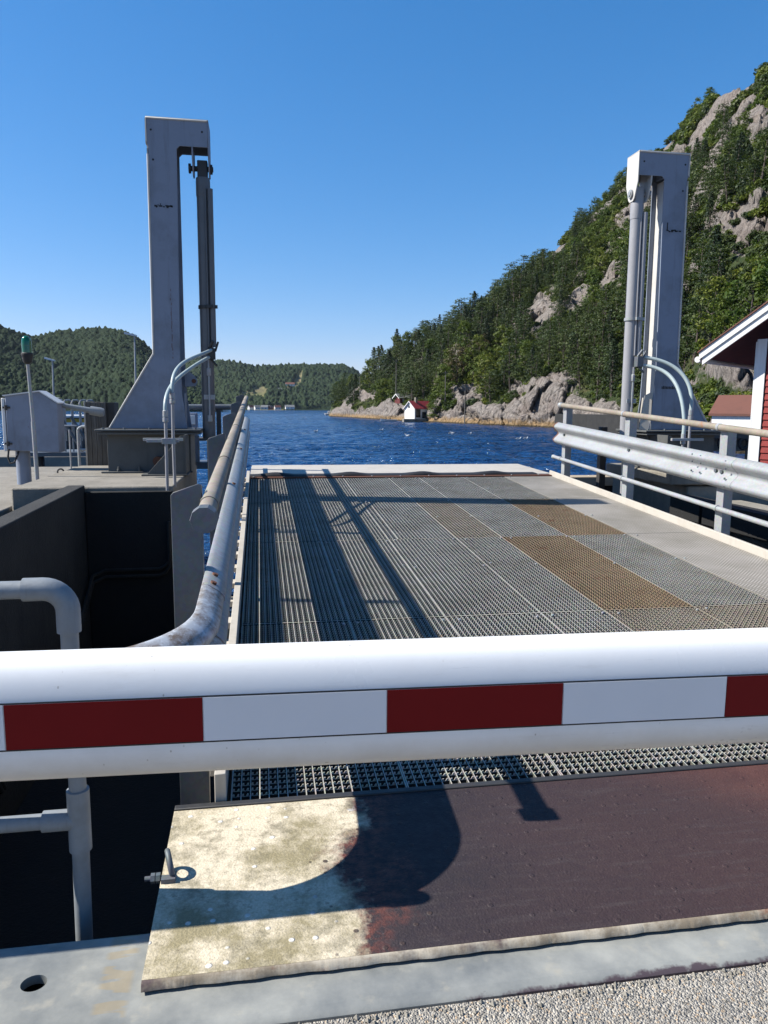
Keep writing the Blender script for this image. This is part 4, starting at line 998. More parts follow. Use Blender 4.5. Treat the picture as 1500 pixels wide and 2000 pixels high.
# ------------------------------------------------------------------ lift towers
YF, YB = 9.80, 10.13
def tower(sg, name_, label):
    X = lambda d: RC+sg*d
    t = thing('lift_tower', label, 'lift tower', (X(3.35), 9.95, 1.32), 'pair of lift towers beside the ferry ramp')
    m = M['tower']
    def P(poly, y0, y1, nm, bev=.004):
        mb = MB(); mb.prism([(X(d), z) for d, z in (poly if sg > 0 else poly)], 'y', y0, y1); return mb.build(nm, m, t, bevel=bev, smooth=True)
    L = [(2.83, 4.735), (3.16, 4.735), (3.195, 4.70), (3.228, 2.2), (3.215, 1.75), (3.165, 1.33), (4.115, 1.33), (3.545, 2.25), (3.53, 4.70), (3.542, 4.745), (3.542, 5.035), (2.83, 5.035)]
    f = MB(); f.prism([(X(d), z) for d, z in L], 'y', YF, YF+.018); f.build('front_plate', m, t, bevel=.003)
    f = MB(); f.prism([(X(d-(.03 if d < 3.3 and z < 4.7 else 0)), z) for d, z in L], 'y', YB-.018, YB); f.build('back_plate', m, t, bevel=.003)
    mb = MB()
    xa, xb = sorted((X(3.262), X(3.50))); mb.box(xa, xb, YF+.019, YB-.019, 1.33, 4.72)
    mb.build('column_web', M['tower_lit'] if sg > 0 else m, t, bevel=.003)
    mb = MB(); xa, xb = sorted((X(3.225), X(3.54))); mb.box(xa, xb, YF+.0185, YB-.0185, 4.745, 5.02); mb.build('head_box', m, t)
    mb = MB(); xa, xb = sorted((X(2.815), X(3.55))); mb.box(xa, xb, YF-.006, YB+.006, 5.036, 5.050); mb.build('top_plate', M['cream'], t, bevel=.003)  # cream carries the sun on the top edge
    # outer edge flange following the flare
    mb = MB()
    for (d0, z0), (d1, z1) in (((3.547, 2.25), (4.12, 1.33)), ((3.532, 4.69), (3.547, 2.25)), ((3.544, 5.03), (3.544, 4.74))):
        a, b = Vector((X(d0), 0, z0)), Vector((X(d1), 0, z1)); w_ = .006
        mb.add([(a.x, YF-.01, a.z), (a.x, YB+.01, a.z), (b.x, YB+.01, b.z), (b.x, YF-.01, b.z), (a.x+sg*w_*2, YF-.01, a.z), (a.x+sg*w_*2, YB+.01, a.z), (b.x+sg*w_*2, YB+.01, b.z), (b.x+sg*w_*2, YF-.01, b.z)],
               [(0, 1, 2, 3), (7, 6, 5, 4), (0, 4, 5, 1), (1, 5, 6, 2), (2, 6, 7, 3), (3, 7, 4, 0)])
    mb.build('edge_flange', M['cream'], t, smooth=False)  # sunlit edge painted as cream against the grey tower
    mb = MB()
    mb.tube([(X(3.536), YF-.002, 4.62), (X(3.550), YF-.002, 2.26), (X(4.11), YF-.002, 1.34)], .013, 8)
    mb.tube([(X(3.546), YF-.002, 4.76), (X(3.546), YF-.002, 5.034), (X(2.83), YF-.002, 5.034)], .011, 8)
    mb.build('rolled_edge', M['tower_lit'], t, angle=80)
    if sg < 0:
        mb = MB(); rr = random.Random(4)
        for k in range(16):
            z = 3.05-.055*k; d = 3.315+rr.gauss(0, .004); mb.box(*sorted((X(d), X(d+rr.uniform(.003, .008)))), YF-.0016, YF-.0004, z-rr.uniform(.02, .06), z)
        mb.build('rust_streak', M['rust'], t, smooth=False)
    # lugs carrying the cylinder pin
    lug = [(YF+.002, 5.034), (YF+.002, 4.66), (YF+.08, 4.46), (YF+.12, 4.425), (YB-.12, 4.425), (YB-.08, 4.46), (YB-.002, 4.66), (YB-.002, 5.034)]
    for d, a in ((2.812, .016), (3.005, .016)):
        lg = lug if d < 3 else [(y, min(z, 4.95)) for y, z in lug]
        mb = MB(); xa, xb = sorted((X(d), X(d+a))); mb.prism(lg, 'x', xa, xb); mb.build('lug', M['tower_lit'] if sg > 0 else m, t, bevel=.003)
    mb = MB(); xa, xb = sorted((X(2.775), X(3.075))); mb.lathe([(.032, xa), (.032, xb)], (0, 9.965, 4.53), 18, 'x')
    for d in (2.785, 3.045): xa, xb = sorted((X(d), X(d+.028))); mb.lathe([(.058, xa), (.058, xb)], (0, 9.965, 4.53), 18, 'x')
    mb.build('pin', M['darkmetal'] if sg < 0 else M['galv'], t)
    # bolt holes read as dark discs, scuff marks
    mb = MB()
    for d, z in ((3.49, 4.90), (2.89, 4.91), (3.475, 4.56)): mb.lathe([(.013, YF-.0015), (.011, YF-.004)], (X(d), 0, z), 12, 'y')
    mb.build('bolt_hole', M['rubber'], t, smooth=False)
    rd = random.Random(5 if sg < 0 else 6); mb = MB()
    zc = 4.02 if sg < 0 else 4.03
    for k in range(16):
        d = 3.26+rd.random()*.2; z = zc+rd.gauss(0, .008); l = rd.uniform(.01, .04)
        mb.box(*sorted((X(d), X(d+l))), YF-.0025, YF-.0005, z, z+rd.uniform(.008, .02))
    if sg > 0:
        for k in range(10):
            d = 3.33+k*.022; mb.box(*sorted((X(d), X(d+.014))), YF-.0025, YF-.0005, 1.90, 1.90+rd.uniform(.03, .045))
        mb.box(*sorted((X(3.27), X(3.285))), YF-.0025, YF-.0005, 4.03, 4.14)
    mb.build('scuff_mark', M['rubber'], t, smooth=False)
    if sg < 0:
        mb = MB(); mb.prism([(X(3.20), 2.10), (X(3.20), 2.02), (X(3.20), 1.86), (X(3.06), 1.87), (X(3.035), 1.93), (X(3.07), 2.0)], 'y', 10.0, 10.02); mb.build('lifting_lug', m, t, bevel=.003)
        mb = MB(); mb.lathe([(.028, 9.996), (.025, 9.993)], (X(3.085), 0, 1.935), 14, 'y'); mb.build('lug_hole', M['rust'], t, smooth=False)
    # side stiffeners
    for d in (3.10,):
        mb = MB(); mb.prism([(YF-.002, 1.33), (YF-.002, 1.40), (YF+.06, 1.78), (YB-.06, 1.78), (YB+.0, 1.40), (YB+.002, 1.33)], 'x', *sorted((X(3.19), X(3.205)))); mb.build('stiffener', M['cream'] if sg > 0 else m, t)  # cream on the right tower only, for its sunlit side
    mb = MB()
    if sg > 0: mb.add([(X(3.19), YF-.004, 1.33), (X(3.04), YF+.03, 1.33), (X(3.10), YF+.05, 1.80), (X(3.19), YF-.004, 1.86), (X(3.19), YF+.012, 1.33), (X(3.04), YF+.046, 1.33), (X(3.10), YF+.066, 1.80), (X(3.19), YF+.012, 1.86)], [(0, 1, 2, 3), (7, 6, 5, 4), (0, 4, 5, 1), (1, 5, 6, 2), (2, 6, 7, 3), (3, 7, 4, 0)]); mb.build('gusset', M['cream'], t, smooth=False)  # gusset cream holds the sunlight falling on it
    # pedestal
    mb = MB(); xa, xb = sorted((X(2.98), X(4.24))); mb.box(xa, xb, 9.52, 10.42, 1.302, 1.326); mb.box(xa+.03, xb-.03, 9.55, 10.40, 1.262, 1.290); mb.build('base_plate', M['pedestal'], t, bevel=.003)
    mb = MB()
    for d in (3.05, 3.3, 3.6, 3.9, 4.15): mb.lathe([(.017, 1.327), (.017, 1.347)], (X(d), 9.60, 0), 6)
    mb.build('bolt', M['galv_dull'], t, smooth=False)
    mb = MB(); xa, xb = sorted((X(3.12), X(4.13))); mb.box(xa, xb, 9.70, 10.32, .785, 1.261); mb.build('pedestal_box', M['pedestal'], t, bevel=.004)
    mb = MB(); xa, xb = sorted((X(3.10), X(4.2))); mb.box(xa, xb, 9.62, 9.698, .782, .80)
    for d in (4.0, 3.75, 3.5): mb.lathe([(.02, .80), (.02, .83), (.011, .831), (.011, .86)], (X(d), 9.66, 0), 6)
    mb.build('base_flange', M['pedestal'], t, bevel=.002)
    # hose bracket box in front of the pedestal
    mb = MB(); xa, xb = X(3.16), X(3.60)
    mb.prism([(xa, .80), (xb, .80), (X(3.42), 1.0), (X(3.32), 1.11), (X(3.20), 1.26), (xa, 1.26)], 'y', 9.25, 9.262)
    mb.box(*sorted((X(3.14), X(3.158))), 9.24, 9.69, .80, 1.27)
    mb.box(*sorted((X(3.12), X(3.66))), 9.20, 9.6, .782, .799)
    mb.build('bracket', M['pedestal'], t, bevel=.002)
    mb = MB(); mb.box(*sorted((X(3.16), X(3.62))), 9.16, 9.20, 1.20, 1.235); mb.build('hose_rail', M['galv'], t, bevel=.002)
    mb = MB(); xx = X(3.52); mb.lathe([(.058, 9.60), (.058, 9.70), (.047, 9.70), (.047, 9.601)], (xx, 0, .93), 20, 'y'); mb.build('pipe_stub', M['rust'], t)
    # hydraulic cylinder is a thing of its own
    c = thing('hydraulic_cylinder', ('dark grey' if sg < 0 else 'pale grey')+' hydraulic cylinder hanging from the head of the %s lift tower' % ('left' if sg < 0 else 'right'), 'hydraulic cylinder', (X(2.90), 9.965, .5), 'pair of lifting cylinders')
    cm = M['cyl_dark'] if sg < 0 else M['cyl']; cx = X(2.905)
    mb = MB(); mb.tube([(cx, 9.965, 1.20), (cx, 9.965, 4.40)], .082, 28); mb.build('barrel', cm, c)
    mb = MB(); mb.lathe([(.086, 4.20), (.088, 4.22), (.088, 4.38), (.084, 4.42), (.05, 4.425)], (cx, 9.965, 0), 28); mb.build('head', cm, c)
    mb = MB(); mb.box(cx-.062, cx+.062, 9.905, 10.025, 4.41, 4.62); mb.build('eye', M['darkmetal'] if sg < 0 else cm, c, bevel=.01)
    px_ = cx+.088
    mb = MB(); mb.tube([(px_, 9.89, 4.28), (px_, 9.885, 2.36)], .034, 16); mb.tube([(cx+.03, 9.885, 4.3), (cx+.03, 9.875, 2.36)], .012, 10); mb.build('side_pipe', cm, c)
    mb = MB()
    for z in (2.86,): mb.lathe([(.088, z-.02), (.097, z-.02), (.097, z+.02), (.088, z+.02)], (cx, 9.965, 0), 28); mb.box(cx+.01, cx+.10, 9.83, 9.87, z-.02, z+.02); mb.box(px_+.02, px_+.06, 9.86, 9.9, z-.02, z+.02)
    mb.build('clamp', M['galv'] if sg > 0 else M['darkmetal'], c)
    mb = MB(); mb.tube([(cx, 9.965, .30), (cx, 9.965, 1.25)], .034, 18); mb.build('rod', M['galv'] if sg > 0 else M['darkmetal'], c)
    mb = MB(); mb.box(cx-.05, cx+.05, 9.90, 10.03, .02, .34); mb.lathe([(.045, cx-.09), (.045, cx+.09)], (0, 9.965, .12), 16, 'x'); mb.build('clevis', M['darkmetal'], c, bevel=.005)
    mb = MB(); mb.tube([(cx+.02, 9.865, 1.5), (cx+.02, 9.862, 2.2)], .012, 8); mb.lathe([(.03, 1.42), (.03, 1.50)], (cx+.02, 9.865, 0), 12)
    mb.box(cx-.05, cx+.09, 9.872, 9.886, 1.70, 1.76); mb.lathe([(.022, 2.0), (.028, 2.01), (.028, 2.09), (.016, 2.1)], (cx+.02, 9.863, 0), 6); mb.build('port_pipe', M['galv'], c)
    mb = MB(); vx = cx+(.06 if sg < 0 else .06)
    mb.box(vx-.04, vx+.05, 9.76, 9.86, 2.20, 2.34); mb.tube([(vx+.05, 9.8, 2.30), (vx+.09, 9.78, 2.42)], .014, 8); mb.tube([(vx+.0, 9.8, 2.20), (vx+.07, 9.78, 2.12)], .016, 8); mb.tube([(vx-.02, 9.8, 2.34), (vx+.03, 9.76, 2.43)], .02, 8)
    mb.build('valve_block', M['darkmetal'] if sg < 0 else M['galv_dull'], c, bevel=.004)
    # hoses
    h = thing('hydraulic_hoses', 'pair of pale bent hydraulic hoses joining the %s cylinder to its steel pipes' % ('left' if sg < 0 else 'right'), 'hose', (vx, 9.6, 1.3), 'hydraulic hoses')
    def bez(p, n=26):
        p = [Vector(q) for q in p]; out = []
        for i in range(n+1):
            u = i/n; a = [q.copy() for q in p]
            while len(a) > 1: a = [a[k].lerp(a[k+1], u) for k in range(len(a)-1)]
            out.append(a[0])
        return out
    sd = sg
    if sg < 0:
        ends = [((-.958, 8.0, 1.55), 8.0, .12), ((-.905, 8.2, 1.74), 8.2, .745)]
        for (e, yy, zb), st in zip(ends, ((vx-.03, 9.74, 2.22), (vx+.0, 9.74, 2.31))):
            MB().tube(bez([st, (st[0]-.13, 9.35, st[2]-.10), (e[0]+.06, 8.6, e[2]+.36), (e[0]-.005, yy, e[2]+.30), (e[0], yy, e[2])]), .021, 14).build('hose', M['hose'], h, angle=80)
            mb = MB(); mb.lathe([(.018, e[2]+.02), (.028, e[2]+.01), (.028, e[2]-.05), (.020, e[2]-.055), (.030, e[2]-.06), (.030, e[2]-.10), (.016, e[2]-.105)], (e[0], yy, 0), 10); mb.build('fitting', M['galv'], h)
            MB().tube([(e[0], yy, e[2]-.1), (e[0]-.004, yy, (e[2]+zb)/2), (e[0]-.002, yy, zb)], .017, 12).build('steel_pipe', M['cyl'], h)
        mb = MB(); mb.box(-1.16, -.83, 8.02, 8.05, 1.235, 1.265); mb.box(-1.0, -.86, 7.97, 8.02, 1.22, 1.28)
        mb.build('pipe_bracket', M['galv'], h, bevel=.002)
        mb = MB(); mb.box(-1.10, -.96, 7.955, 8.0, .33, .37); mb.build('pipe_clip', M['galv'], h)
    else:
        ends = [((5.60, 9.2, 1.28), 9.2, .98), ((5.78, 9.35, 1.60), 9.35, .98)]
        for (e, yy, zb), st in zip(ends, ((vx+.06, 9.78, 2.22), (vx+.07, 9.78, 2.33))):
            e = Vector(e)
            MB().tube(bez([st, (st[0]+.35, 9.6, st[2]-.06), (e[0]-.02, yy+.15, st[2]-.22), (e[0]+.03, yy, e[2]+.32), e]), .026, 14).build('hose', M['hose'], h, angle=80)
            mb = MB(); mb.lathe([(.020, e[2]+.02), (.030, e[2]+.01), (.030, e[2]-.06), (.022, e[2]-.065), (.034, e[2]-.07), (.034, e[2]-.12), (.018, e[2]-.125)], (e[0], yy, 0), 10); mb.build('fitting', M['galv'], h)
            MB().tube([(e[0], yy, e[2]-.12), (e[0], yy, .80)], .018, 12).build('steel_pipe', M['cyl'], h)
    return t
tower(-1, 'l', 'grey inverted-L lift tower in shade standing on the quay at left')
tower(1, 'r', 'pale inverted-L lift tower in front of the wooded mountainside at right')

# ------------------------------------------------------------------ things on the left quay
t = thing('control_cabinet', 'large grey steel cabinet with sloping lid on a fat pedestal at the left edge', 'cabinet', (-3.08, 10.4, .58))
x0, x1, ya, yb = -3.205, -2.575, 10.25, 10.56
mb = MB(); mb.prism([(x0, 1.03), (x1, 1.0), (x1, 1.64), (x0+.42, 1.79), (x0, 1.73)], 'y', ya, yb); mb.build('body', M['tower'], t, bevel=.012)
mb = MB(); mb.add([(x0-.02, ya-.02, 1.738), (x0+.42, ya-.02, 1.80), (x0+.42, yb+.02, 1.80), (x0-.02, yb+.02, 1.738), (x1+.015, ya-.02, 1.65), (x1+.015, yb+.02, 1.65), (x0-.02, ya-.02, 1.722), (x0+.42, ya-.02, 1.784), (x0+.42, yb+.02, 1.784), (x0-.02, yb+.02, 1.722), (x1+.015, ya-.02, 1.634), (x1+.015, yb+.02, 1.634)],
    [(0, 1, 2, 3), (1, 4, 5, 2), (9, 8, 7, 6), (8, 11, 10, 7), (0, 6, 7, 1), (1, 7, 10, 4), (3, 2, 8, 9), (2, 5, 11, 8), (0, 3, 9, 6), (4, 10, 11, 5)])
mb.build('lid', M['white'], t, smooth=False)  # white lid paints the sun on the cabinet top
mb = MB(); mb.box(x0-.05, x0-.008, ya+.01, yb-.01, 1.02, 1.70); mb.build('sunlit_side', M['white'], t, bevel=.008)  # white panel added for the cabinet's sunlit left side
mb = MB()
for z in (1.58, 1.12): mb.lathe([(.018, z-.03), (.018, z+.03)], (x0+.01, ya-.015, 0), 10); mb.box(x0-.03, x0+.06, ya-.012, ya-.004, z-.012, z+.012)
mb.build('hinge', M['darkmetal'], t)
MB().tube([(-3.07, 10.4, .58), (-3.07, 10.4, 1.02)], .088, 26).build('pedestal', M['tower'], t)
MB().tube([(-3.19, 10.24, 1.05), (-3.20, 10.22, .94), (-3.17, 10.2, .87), (-3.12, 10.2, .88), (-3.09, 10.24, .97), (-3.09, 10.3, 1.02)], .012, 10).build('cable', M['rubber'], t)
mb = MB(); mb.tube([(-2.58, 10.5, 1.615), (-2.36, 10.52, 1.575), (-2.24, 10.54, 1.55), (-2.235, 10.54, 1.549), (-2.10, 10.55, 1.525), (-2.06, 10.55, 1.52)], [.030, .034, .038, .058, .062, .05], 18); mb.build('outlet_arm', M['fitting'], t, angle=50)

t = thing('signal_lamp', 'green signal lamp with black base on a thin galvanised pole before the cabinet', 'signal lamp', (-2.62, 9.30, .58))
MB().tube([(-2.60, 9.30, .58), (-2.612, 9.30, 1.42)], .024, 16).build('pole', M['galv'], t)
MB().tube([(-2.612, 9.30, 1.42), (-2.635, 9.30, 2.12)], .019, 16).build('upper_pole', M['galv'], t)
mb = MB(); mb.lathe([(.02, 2.08), (.045, 2.10), (.058, 2.15), (.058, 2.17), (.066, 2.175), (.066, 2.20), (.055, 2.21)], (-2.635, 9.30, 0), 22); mb.build('lamp_base', M['rubber'], t)
mb = MB(); mb.lathe([(.053, 2.20), (.053, 2.33), (.049, 2.365), (.036, 2.39), (.018, 2.40), (.001, 2.402)], (-2.635, 9.30, 0), 26); mb.build('lens', M['lampgreen'], t)
mb = MB(); mb.lathe([(.03, 2.21), (.03, 2.30)], (-2.635, 9.30, 0), 14); mb.lathe([(.0545, 2.285), (.0545, 2.295)], (-2.635, 9.30, 0), 22); mb.build('lens_core', M['lampgreen'], t)

t = thing('timber_dolphin', 'grey weathered upright timber fender block beside the left lift tower', 'fender', (-2.28, 11.25, .58))
for k in range(4):
    mb = MB(); mb.box(-2.40+k*.066, -2.338+k*.066, 11.05, 11.12, .58, 1.665-.004*(k % 2)); mb.build('plank', M['timber'], t, bevel=.004)
mb = MB(); mb.box(-2.41, -2.03, 11.121, 11.46, .58, 1.66); mb.build('core', M['darkmetal'], t, bevel=.004)
mb = MB(); mb.box(-2.425, -2.403, 11.04, 11.44, .58, 1.672); mb.build('edge_strip', M['cream'], t, bevel=.002)
# chain beyond
for nm, (x, y) in (('a', (-2.87, 11.42)), ('b', (-2.5, 10.92))):
    z = .60
    mb = MB(); mb.torus((x, y, z+.055), (.15, -1, .2), .042, .012, 20, 8)
    mb.build('mooring_ring', M['darkmetal']); tag(bpy.context.scene.objects[-1] if 0 else col.objects[-1], 'small black mooring ring on the left quay, the %s' % ('one nearer the cabinet' if nm == 'a' else 'one nearer the timber block'), 'mooring ring', 'mooring rings')
def piperail(name, pts_list, r, label, cat='railing', m='galv', grp=None):
    t = thing(name, label, cat, pts_list[0][1][0], grp)
    for nm, p, *rr in pts_list: MB().tube(p, rr[0] if rr else r, 10).build(nm, M[m], t)
    return t
piperail('low_railing', [('post', [(-2.78, 12.2, .60), (-2.78, 12.2, 1.24)]), ('top_rail', [(-2.78, 12.2, 1.24), (-2.76, 12.2, 1.27), (-2.72, 12.2, 1.29), (-1.9, 12.2, 1.29)]), ('middle_rail', [(-2.78, 12.2, .93), (-1.9, 12.2, .93)]), ('post', [(-2.86, 12.0, .60), (-2.86, 12.0, 1.25)], .012), ('post', [(-1.9, 12.2, .60), (-1.9, 12.2, 1.29)])], .022, 'low galvanised pipe railing on the quay behind the cabinet')
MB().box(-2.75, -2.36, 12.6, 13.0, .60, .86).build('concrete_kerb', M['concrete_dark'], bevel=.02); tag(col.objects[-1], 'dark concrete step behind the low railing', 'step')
# gangway and pontoon beyond the quay
t = thing('floating_pontoon', 'floating pontoon with yellow edge seen past the gangway', 'pontoon', (-14, 62, -1.6))
MB().box(-17, -11.2, 60, 64, -1.75, .45).build('hull', M['darkmetal'], t, bevel=.03)
MB().box(-17, -11.2, 59.8, 64.1, .76, .93).build('deck_slab', M['white'], t, bevel=.02)
MB().box(-17, -11.2, 59.9, 64, .66, .759).build('shadow_gap', M['darkmetal'], t)
MB().box(-17, -11.2, 59.8, 64, .40, .659).build('yellow_band', M['yellow'], t)
MB().box(-17, -11.2, 59.7, 64, .20, .399).build('fender_band', M['white'], t)
t = thing('gangway_railing', 'row of upright pipe hoops on a gangway left of the timber block', 'railing', (-4, 16, .6))
for i, x in enumerate((-4.15, -4.0, -3.85, -3.70, -3.55, -3.42)):
    MB().tube([(x, 15.8, .7), (x, 15.8, 1.66), (x+.03, 15.8, 1.72), (x+.08, 15.95, 1.73), (x+.10, 16.1, 1.66), (x+.10, 16.1, .9)], .016, 8).build('hoop', M['galv'], t)
MB().tube([(-4.6, 15.7, 1.76), (-3.9, 15.7, 1.76), (-3.9, 15.7, 1.45), (-4.6, 15.7, 1.45)], .016, 8).build('side_frame', M['galv'], t)
for x0_, x1_ in ((-3.9, -3.5), (-3.7, -3.3)): MB().tube([(x0_, 15.7, 1.4), (x1_, 15.7, .7)], .03, 8).build('brace', M['galv_dull'], t)
MB().box(-4.7, -3.1, 15.5, 16.6, .62, .70).build('walkway', M['galv_dull'], t)
MB().tube([(-4.6, 15.65, 1.22), (-3.0, 15.65, 1.22)], .018, 8).build('hand_rail', M['galv'], t)
MB().tube([(-4.4, 16, .62), (-4.4, 16, -1.7)], .08, 10).build('pile', M['darkmetal'], t); MB().tube([(-3.3, 16, .62), (-3.3, 16, -1.7)], .08, 10).build('pile', M['darkmetal'], t)
# railing, ladder box and piles seen between the left tower and its cylinder
t = thing('outer_railing', 'grey pipe railing over the water behind the left lift tower', 'railing', (-1.3, 14, .6))
MB().tube([(-2.4, 14, 1.60), (-.46, 14, 1.61)], .05, 14).build('top_rail', M['galv_dull'], t)
MB().tube([(-2.4, 14, 1.02), (-.46, 14, 1.03)], .035, 12).build('middle_rail', M['galv_dull'], t)
for x in (-.735, -2.3): MB().box(x-.04, x+.04, 13.95, 14.05, -1.8, 1.56).build('post', M['darkmetal'], t)
MB().box(-2.4, -.5, 13.7, 14.3, .50, .62).build('walkway', M['galv_dull'], t)
t = thing('fuse_box', 'small pale metal box behind the left lift tower', 'cabinet', (-1.25, 13.75, .62))
MB().box(-1.40, -1.10, 13.6, 13.9, 1.10, 1.50).build('body', M['tower'], t, bevel=.01); MB().box(-1.38, -1.12, 13.58, 13.599, 1.3, 1.46).build('door', M['white'], t, bevel=.004); MB().box(-1.42, -1.08, 13.62, 13.88, .62, 1.099).build('stand', M['galv_dull'], t, bevel=.01)
MB().tube([(-.72, 12.9, -1.8), (-.72, 12.9, 1.1)], .05, 10).build('mooring_pile', M['darkmetal']); tag(col.objects[-1], 'thin dark pile in the water behind the left rail', 'pile')
# street lamps beyond
for x, z, hd, lb in ((-7.62, 3.32, -.26, 'shorter street lamp with flat head against the far wooded hill'), (-4.63, 4.30, -.36, 'taller street lamp left of the left lift tower')):
    t = thing('street_lamp', lb, 'street lamp', (x, 30, -1.6), 'street lamps on the far quay')
    MB().tube([(x-.07, 30, -1.7), (x, 30, z-.03)], [.06, .028], 12).build('pole', M['galv'], t)
    mb = MB(); mb.add([(x+.08, 29.9, z), (x+.08, 30.1, z), (x+hd, 30.12, z+.10), (x+hd, 29.88, z+.10), (x+.08, 29.9, z-.05), (x+.08, 30.1, z-.05), (x+hd, 30.12, z+.03), (x+hd, 29.88, z+.03)], [(0, 1, 2, 3), (7, 6, 5, 4), (0, 4, 5, 1), (1, 5, 6, 2), (2, 6, 7, 3), (3, 7, 4, 0)]); mb.build('lamp_head', M['white'], t, smooth=False)
MB().box(-16, -4.2, 28.5, 33, -2.4, -.2).build('far_pier', M['concrete'], bevel=.03); tag(col.objects[-1], 'concrete pier under the two street lamps', 'pier')

# ------------------------------------------------------------------ right side
quay('right_quay_wall', [(5.62, 6.35, 1.9, 9.05, -2.4, .42), (5.62, 7.4, 9.06, 11.2, -2.4, .60)], 'concrete_light', 'pale concrete quay wall seen under the right guard rail')
mb = MB(); mb.box(5.34, 7.4, 9.0, 10.9, .62, .78); o = mb.build('tower_slab', M['concrete'], bevel=.02); tag(o, 'concrete slab under the right lift tower', 'slab')
mb = MB()
for a, b in ((2.4, 4.3), (4.36, 6.3), (6.36, 8.25), (8.31, 8.98)): mb.box(5.33, 5.60, a, b, .22, .50)
o = mb.build('fender_beam', M['shade_black'], bevel=.01); tag(o, 'black fender beam along the right quay wall', 'fender')
MB().box(5.0, 7.6, 12.0, 12.35, .30, .46).build('timber_beam', M['timber_pale'], bevel=.01); tag(col.objects[-1], 'pale timber beam beyond the right guard rail', 'beam')
MB().box(4.95, 7.6, 12.05, 12.3, -2.2, .295).build('fender_wall', M['shade_black'], bevel=.01); tag(col.objects[-1], 'black fender wall below the pale timber beam', 'fender')
mb = MB(); mb.box(5.05, 5.15, 10.5, 10.6, -2.2, 1.35); o = mb.build('guide_post', M['darkmetal'], bevel=.004); tag(o, 'dark guide post behind the far end of the right guard rail', 'post')

# red hut
P0 = Vector((10.07, 14.0, 0)); tt = Vector((.6, -.8, 0)); nn = Vector((-.8, -.6, 0)); ZB = .35
t = thing('red_hut', 'red weatherboarded hut with white corner board and white eaves at the right edge', 'hut', (12.5, 12.5, ZB))
def hp(u, v, z): q = P0+tt*u+nn*v; return (q.x, q.y, z)
SL = .705; UE = -.93; ZE = 2.72           # roof underside start
WID = 6.4
def hbox(mb, u0, u1, v0, v1, z0, z1, zz=None):
    zz = zz or (z0, z0, z1, z1)
    vs = [hp(u, v, z) for u, zl, zh in ((u0, zz[0], zz[2]), (u1, zz[1], zz[3])) for v in (v0, v1) for z in (zl, zh)]
    return mb.add(vs, [(0, 1, 3, 2), (4, 6, 7, 5), (2, 3, 7, 6), (0, 4, 5, 1), (1, 5, 7, 3), (0, 2, 6, 4)])
mb = MB(); ctr = WID/2
def roofz(u): return 2.50+SL*(u+.93) if u < ctr else 2.50+SL*(2*ctr-u+.93)
hbox(mb, .02, WID, -5, -.02, ZB, 3.0); 
mb.add([hp(.02, -.02, 3.0), hp(WID, -.02, 3.0), hp(ctr, -.02, 3.0+ctr*SL), hp(.02, -5, 3.0), hp(WID, -5, 3.0), hp(ctr, -5, 3.0+ctr*SL)], [(0, 1, 2), (5, 4, 3)]); mb.build('wall', M['redwall2'], t, smooth=False)
mb = MB(); z = ZB; k = 0
while z < 5.0:
    u1 = WID
    hb = .135; ul = .19
    zc = z+hb
    if z > 2.9: ul = .19+max(0, (z-2.95)/SL)
    if ul > ctr: break
    vs = [hp(ul, .002, zc), hp(u1, .002, zc), hp(u1, .026, z), hp(ul, .026, z), hp(u1, .0, z), hp(ul, .0, z)]
    mb.add(vs, [(0, 3, 2, 1), (3, 5, 4, 2)]); z += hb; k += 1
o = mb.build('cladding', M['redwall'], t, smooth=False)
o = MB(); hbox(o, -.02, .165, -.0, .042, ZB, 3.05); o.build('corner_board', M['whitewood'], t, bevel=.003)
o = MB(); hbox(o, -.045, -.021, -.16, .042, ZB, 3.0); o.build('corner_board', M['whitewood'], t, bevel=.003)
o = MB(); hbox(o, .95, 1.07, .03, .05, ZB, 3.4); o.build('trim_board', M['whitewood'], t, bevel=.003)
def rafter(v0, v1, off0, off1, name, m, u0=UE, u1=ctr, bev=.004):
    mb = MB(); z = lambda u: 2.545+SL*(u-UE)
    hbox(mb, u0, u1, v0, v1, 0, 0, (z(u0)+off0, z(u1)+off0, z(u0)+off1, z(u1)+off1)); return mb.build(name, m, t, bevel=bev)
rafter(.47, .505, .0, .155, 'barge_board', M['whitewood'])
rafter(.506, .535, .150, .30, 'barge_board', M['whitewood'], UE-.06)
rafter(-5, .56, .302, .335, 'roof', M['tileroof'], UE-.09)
rafter(-5, .468, .12, .14, 'soffit', M['redwall2'], UE+.02, bev=0)
def rz2(u): return 2.545+SL*(2*ctr-u-UE)
mb = MB(); hbox(mb, ctr, 2*ctr-UE, -5, .56, 0, 0, (rz2(ctr)+.302, rz2(2*ctr-UE)+.302, rz2(ctr)+.335, rz2(2*ctr-UE)+.335)); mb.build('roof', M['tileroof'], t, smooth=False)
mb = MB(); a = Vector(hp(UE-.10, .50, 2.66)); b = Vector(hp(UE-.10, -5, 2.66)); mb.tube([a, b], .062, 16); mb.build('gutter', M['white'], t)
# ground under the hut, basin edge
mb = MB(); mb.prism([(9.85, 14.1), (12.3, 17.4), (22, 17.4), (22, 4), (11.5, 4), (11.0, 11.6)][::-1], 'z', -2.4, .34)
tag(mb.build('hut_quay', M['concrete'], bevel=.02), 'concrete quay beneath the red hut', 'quay')
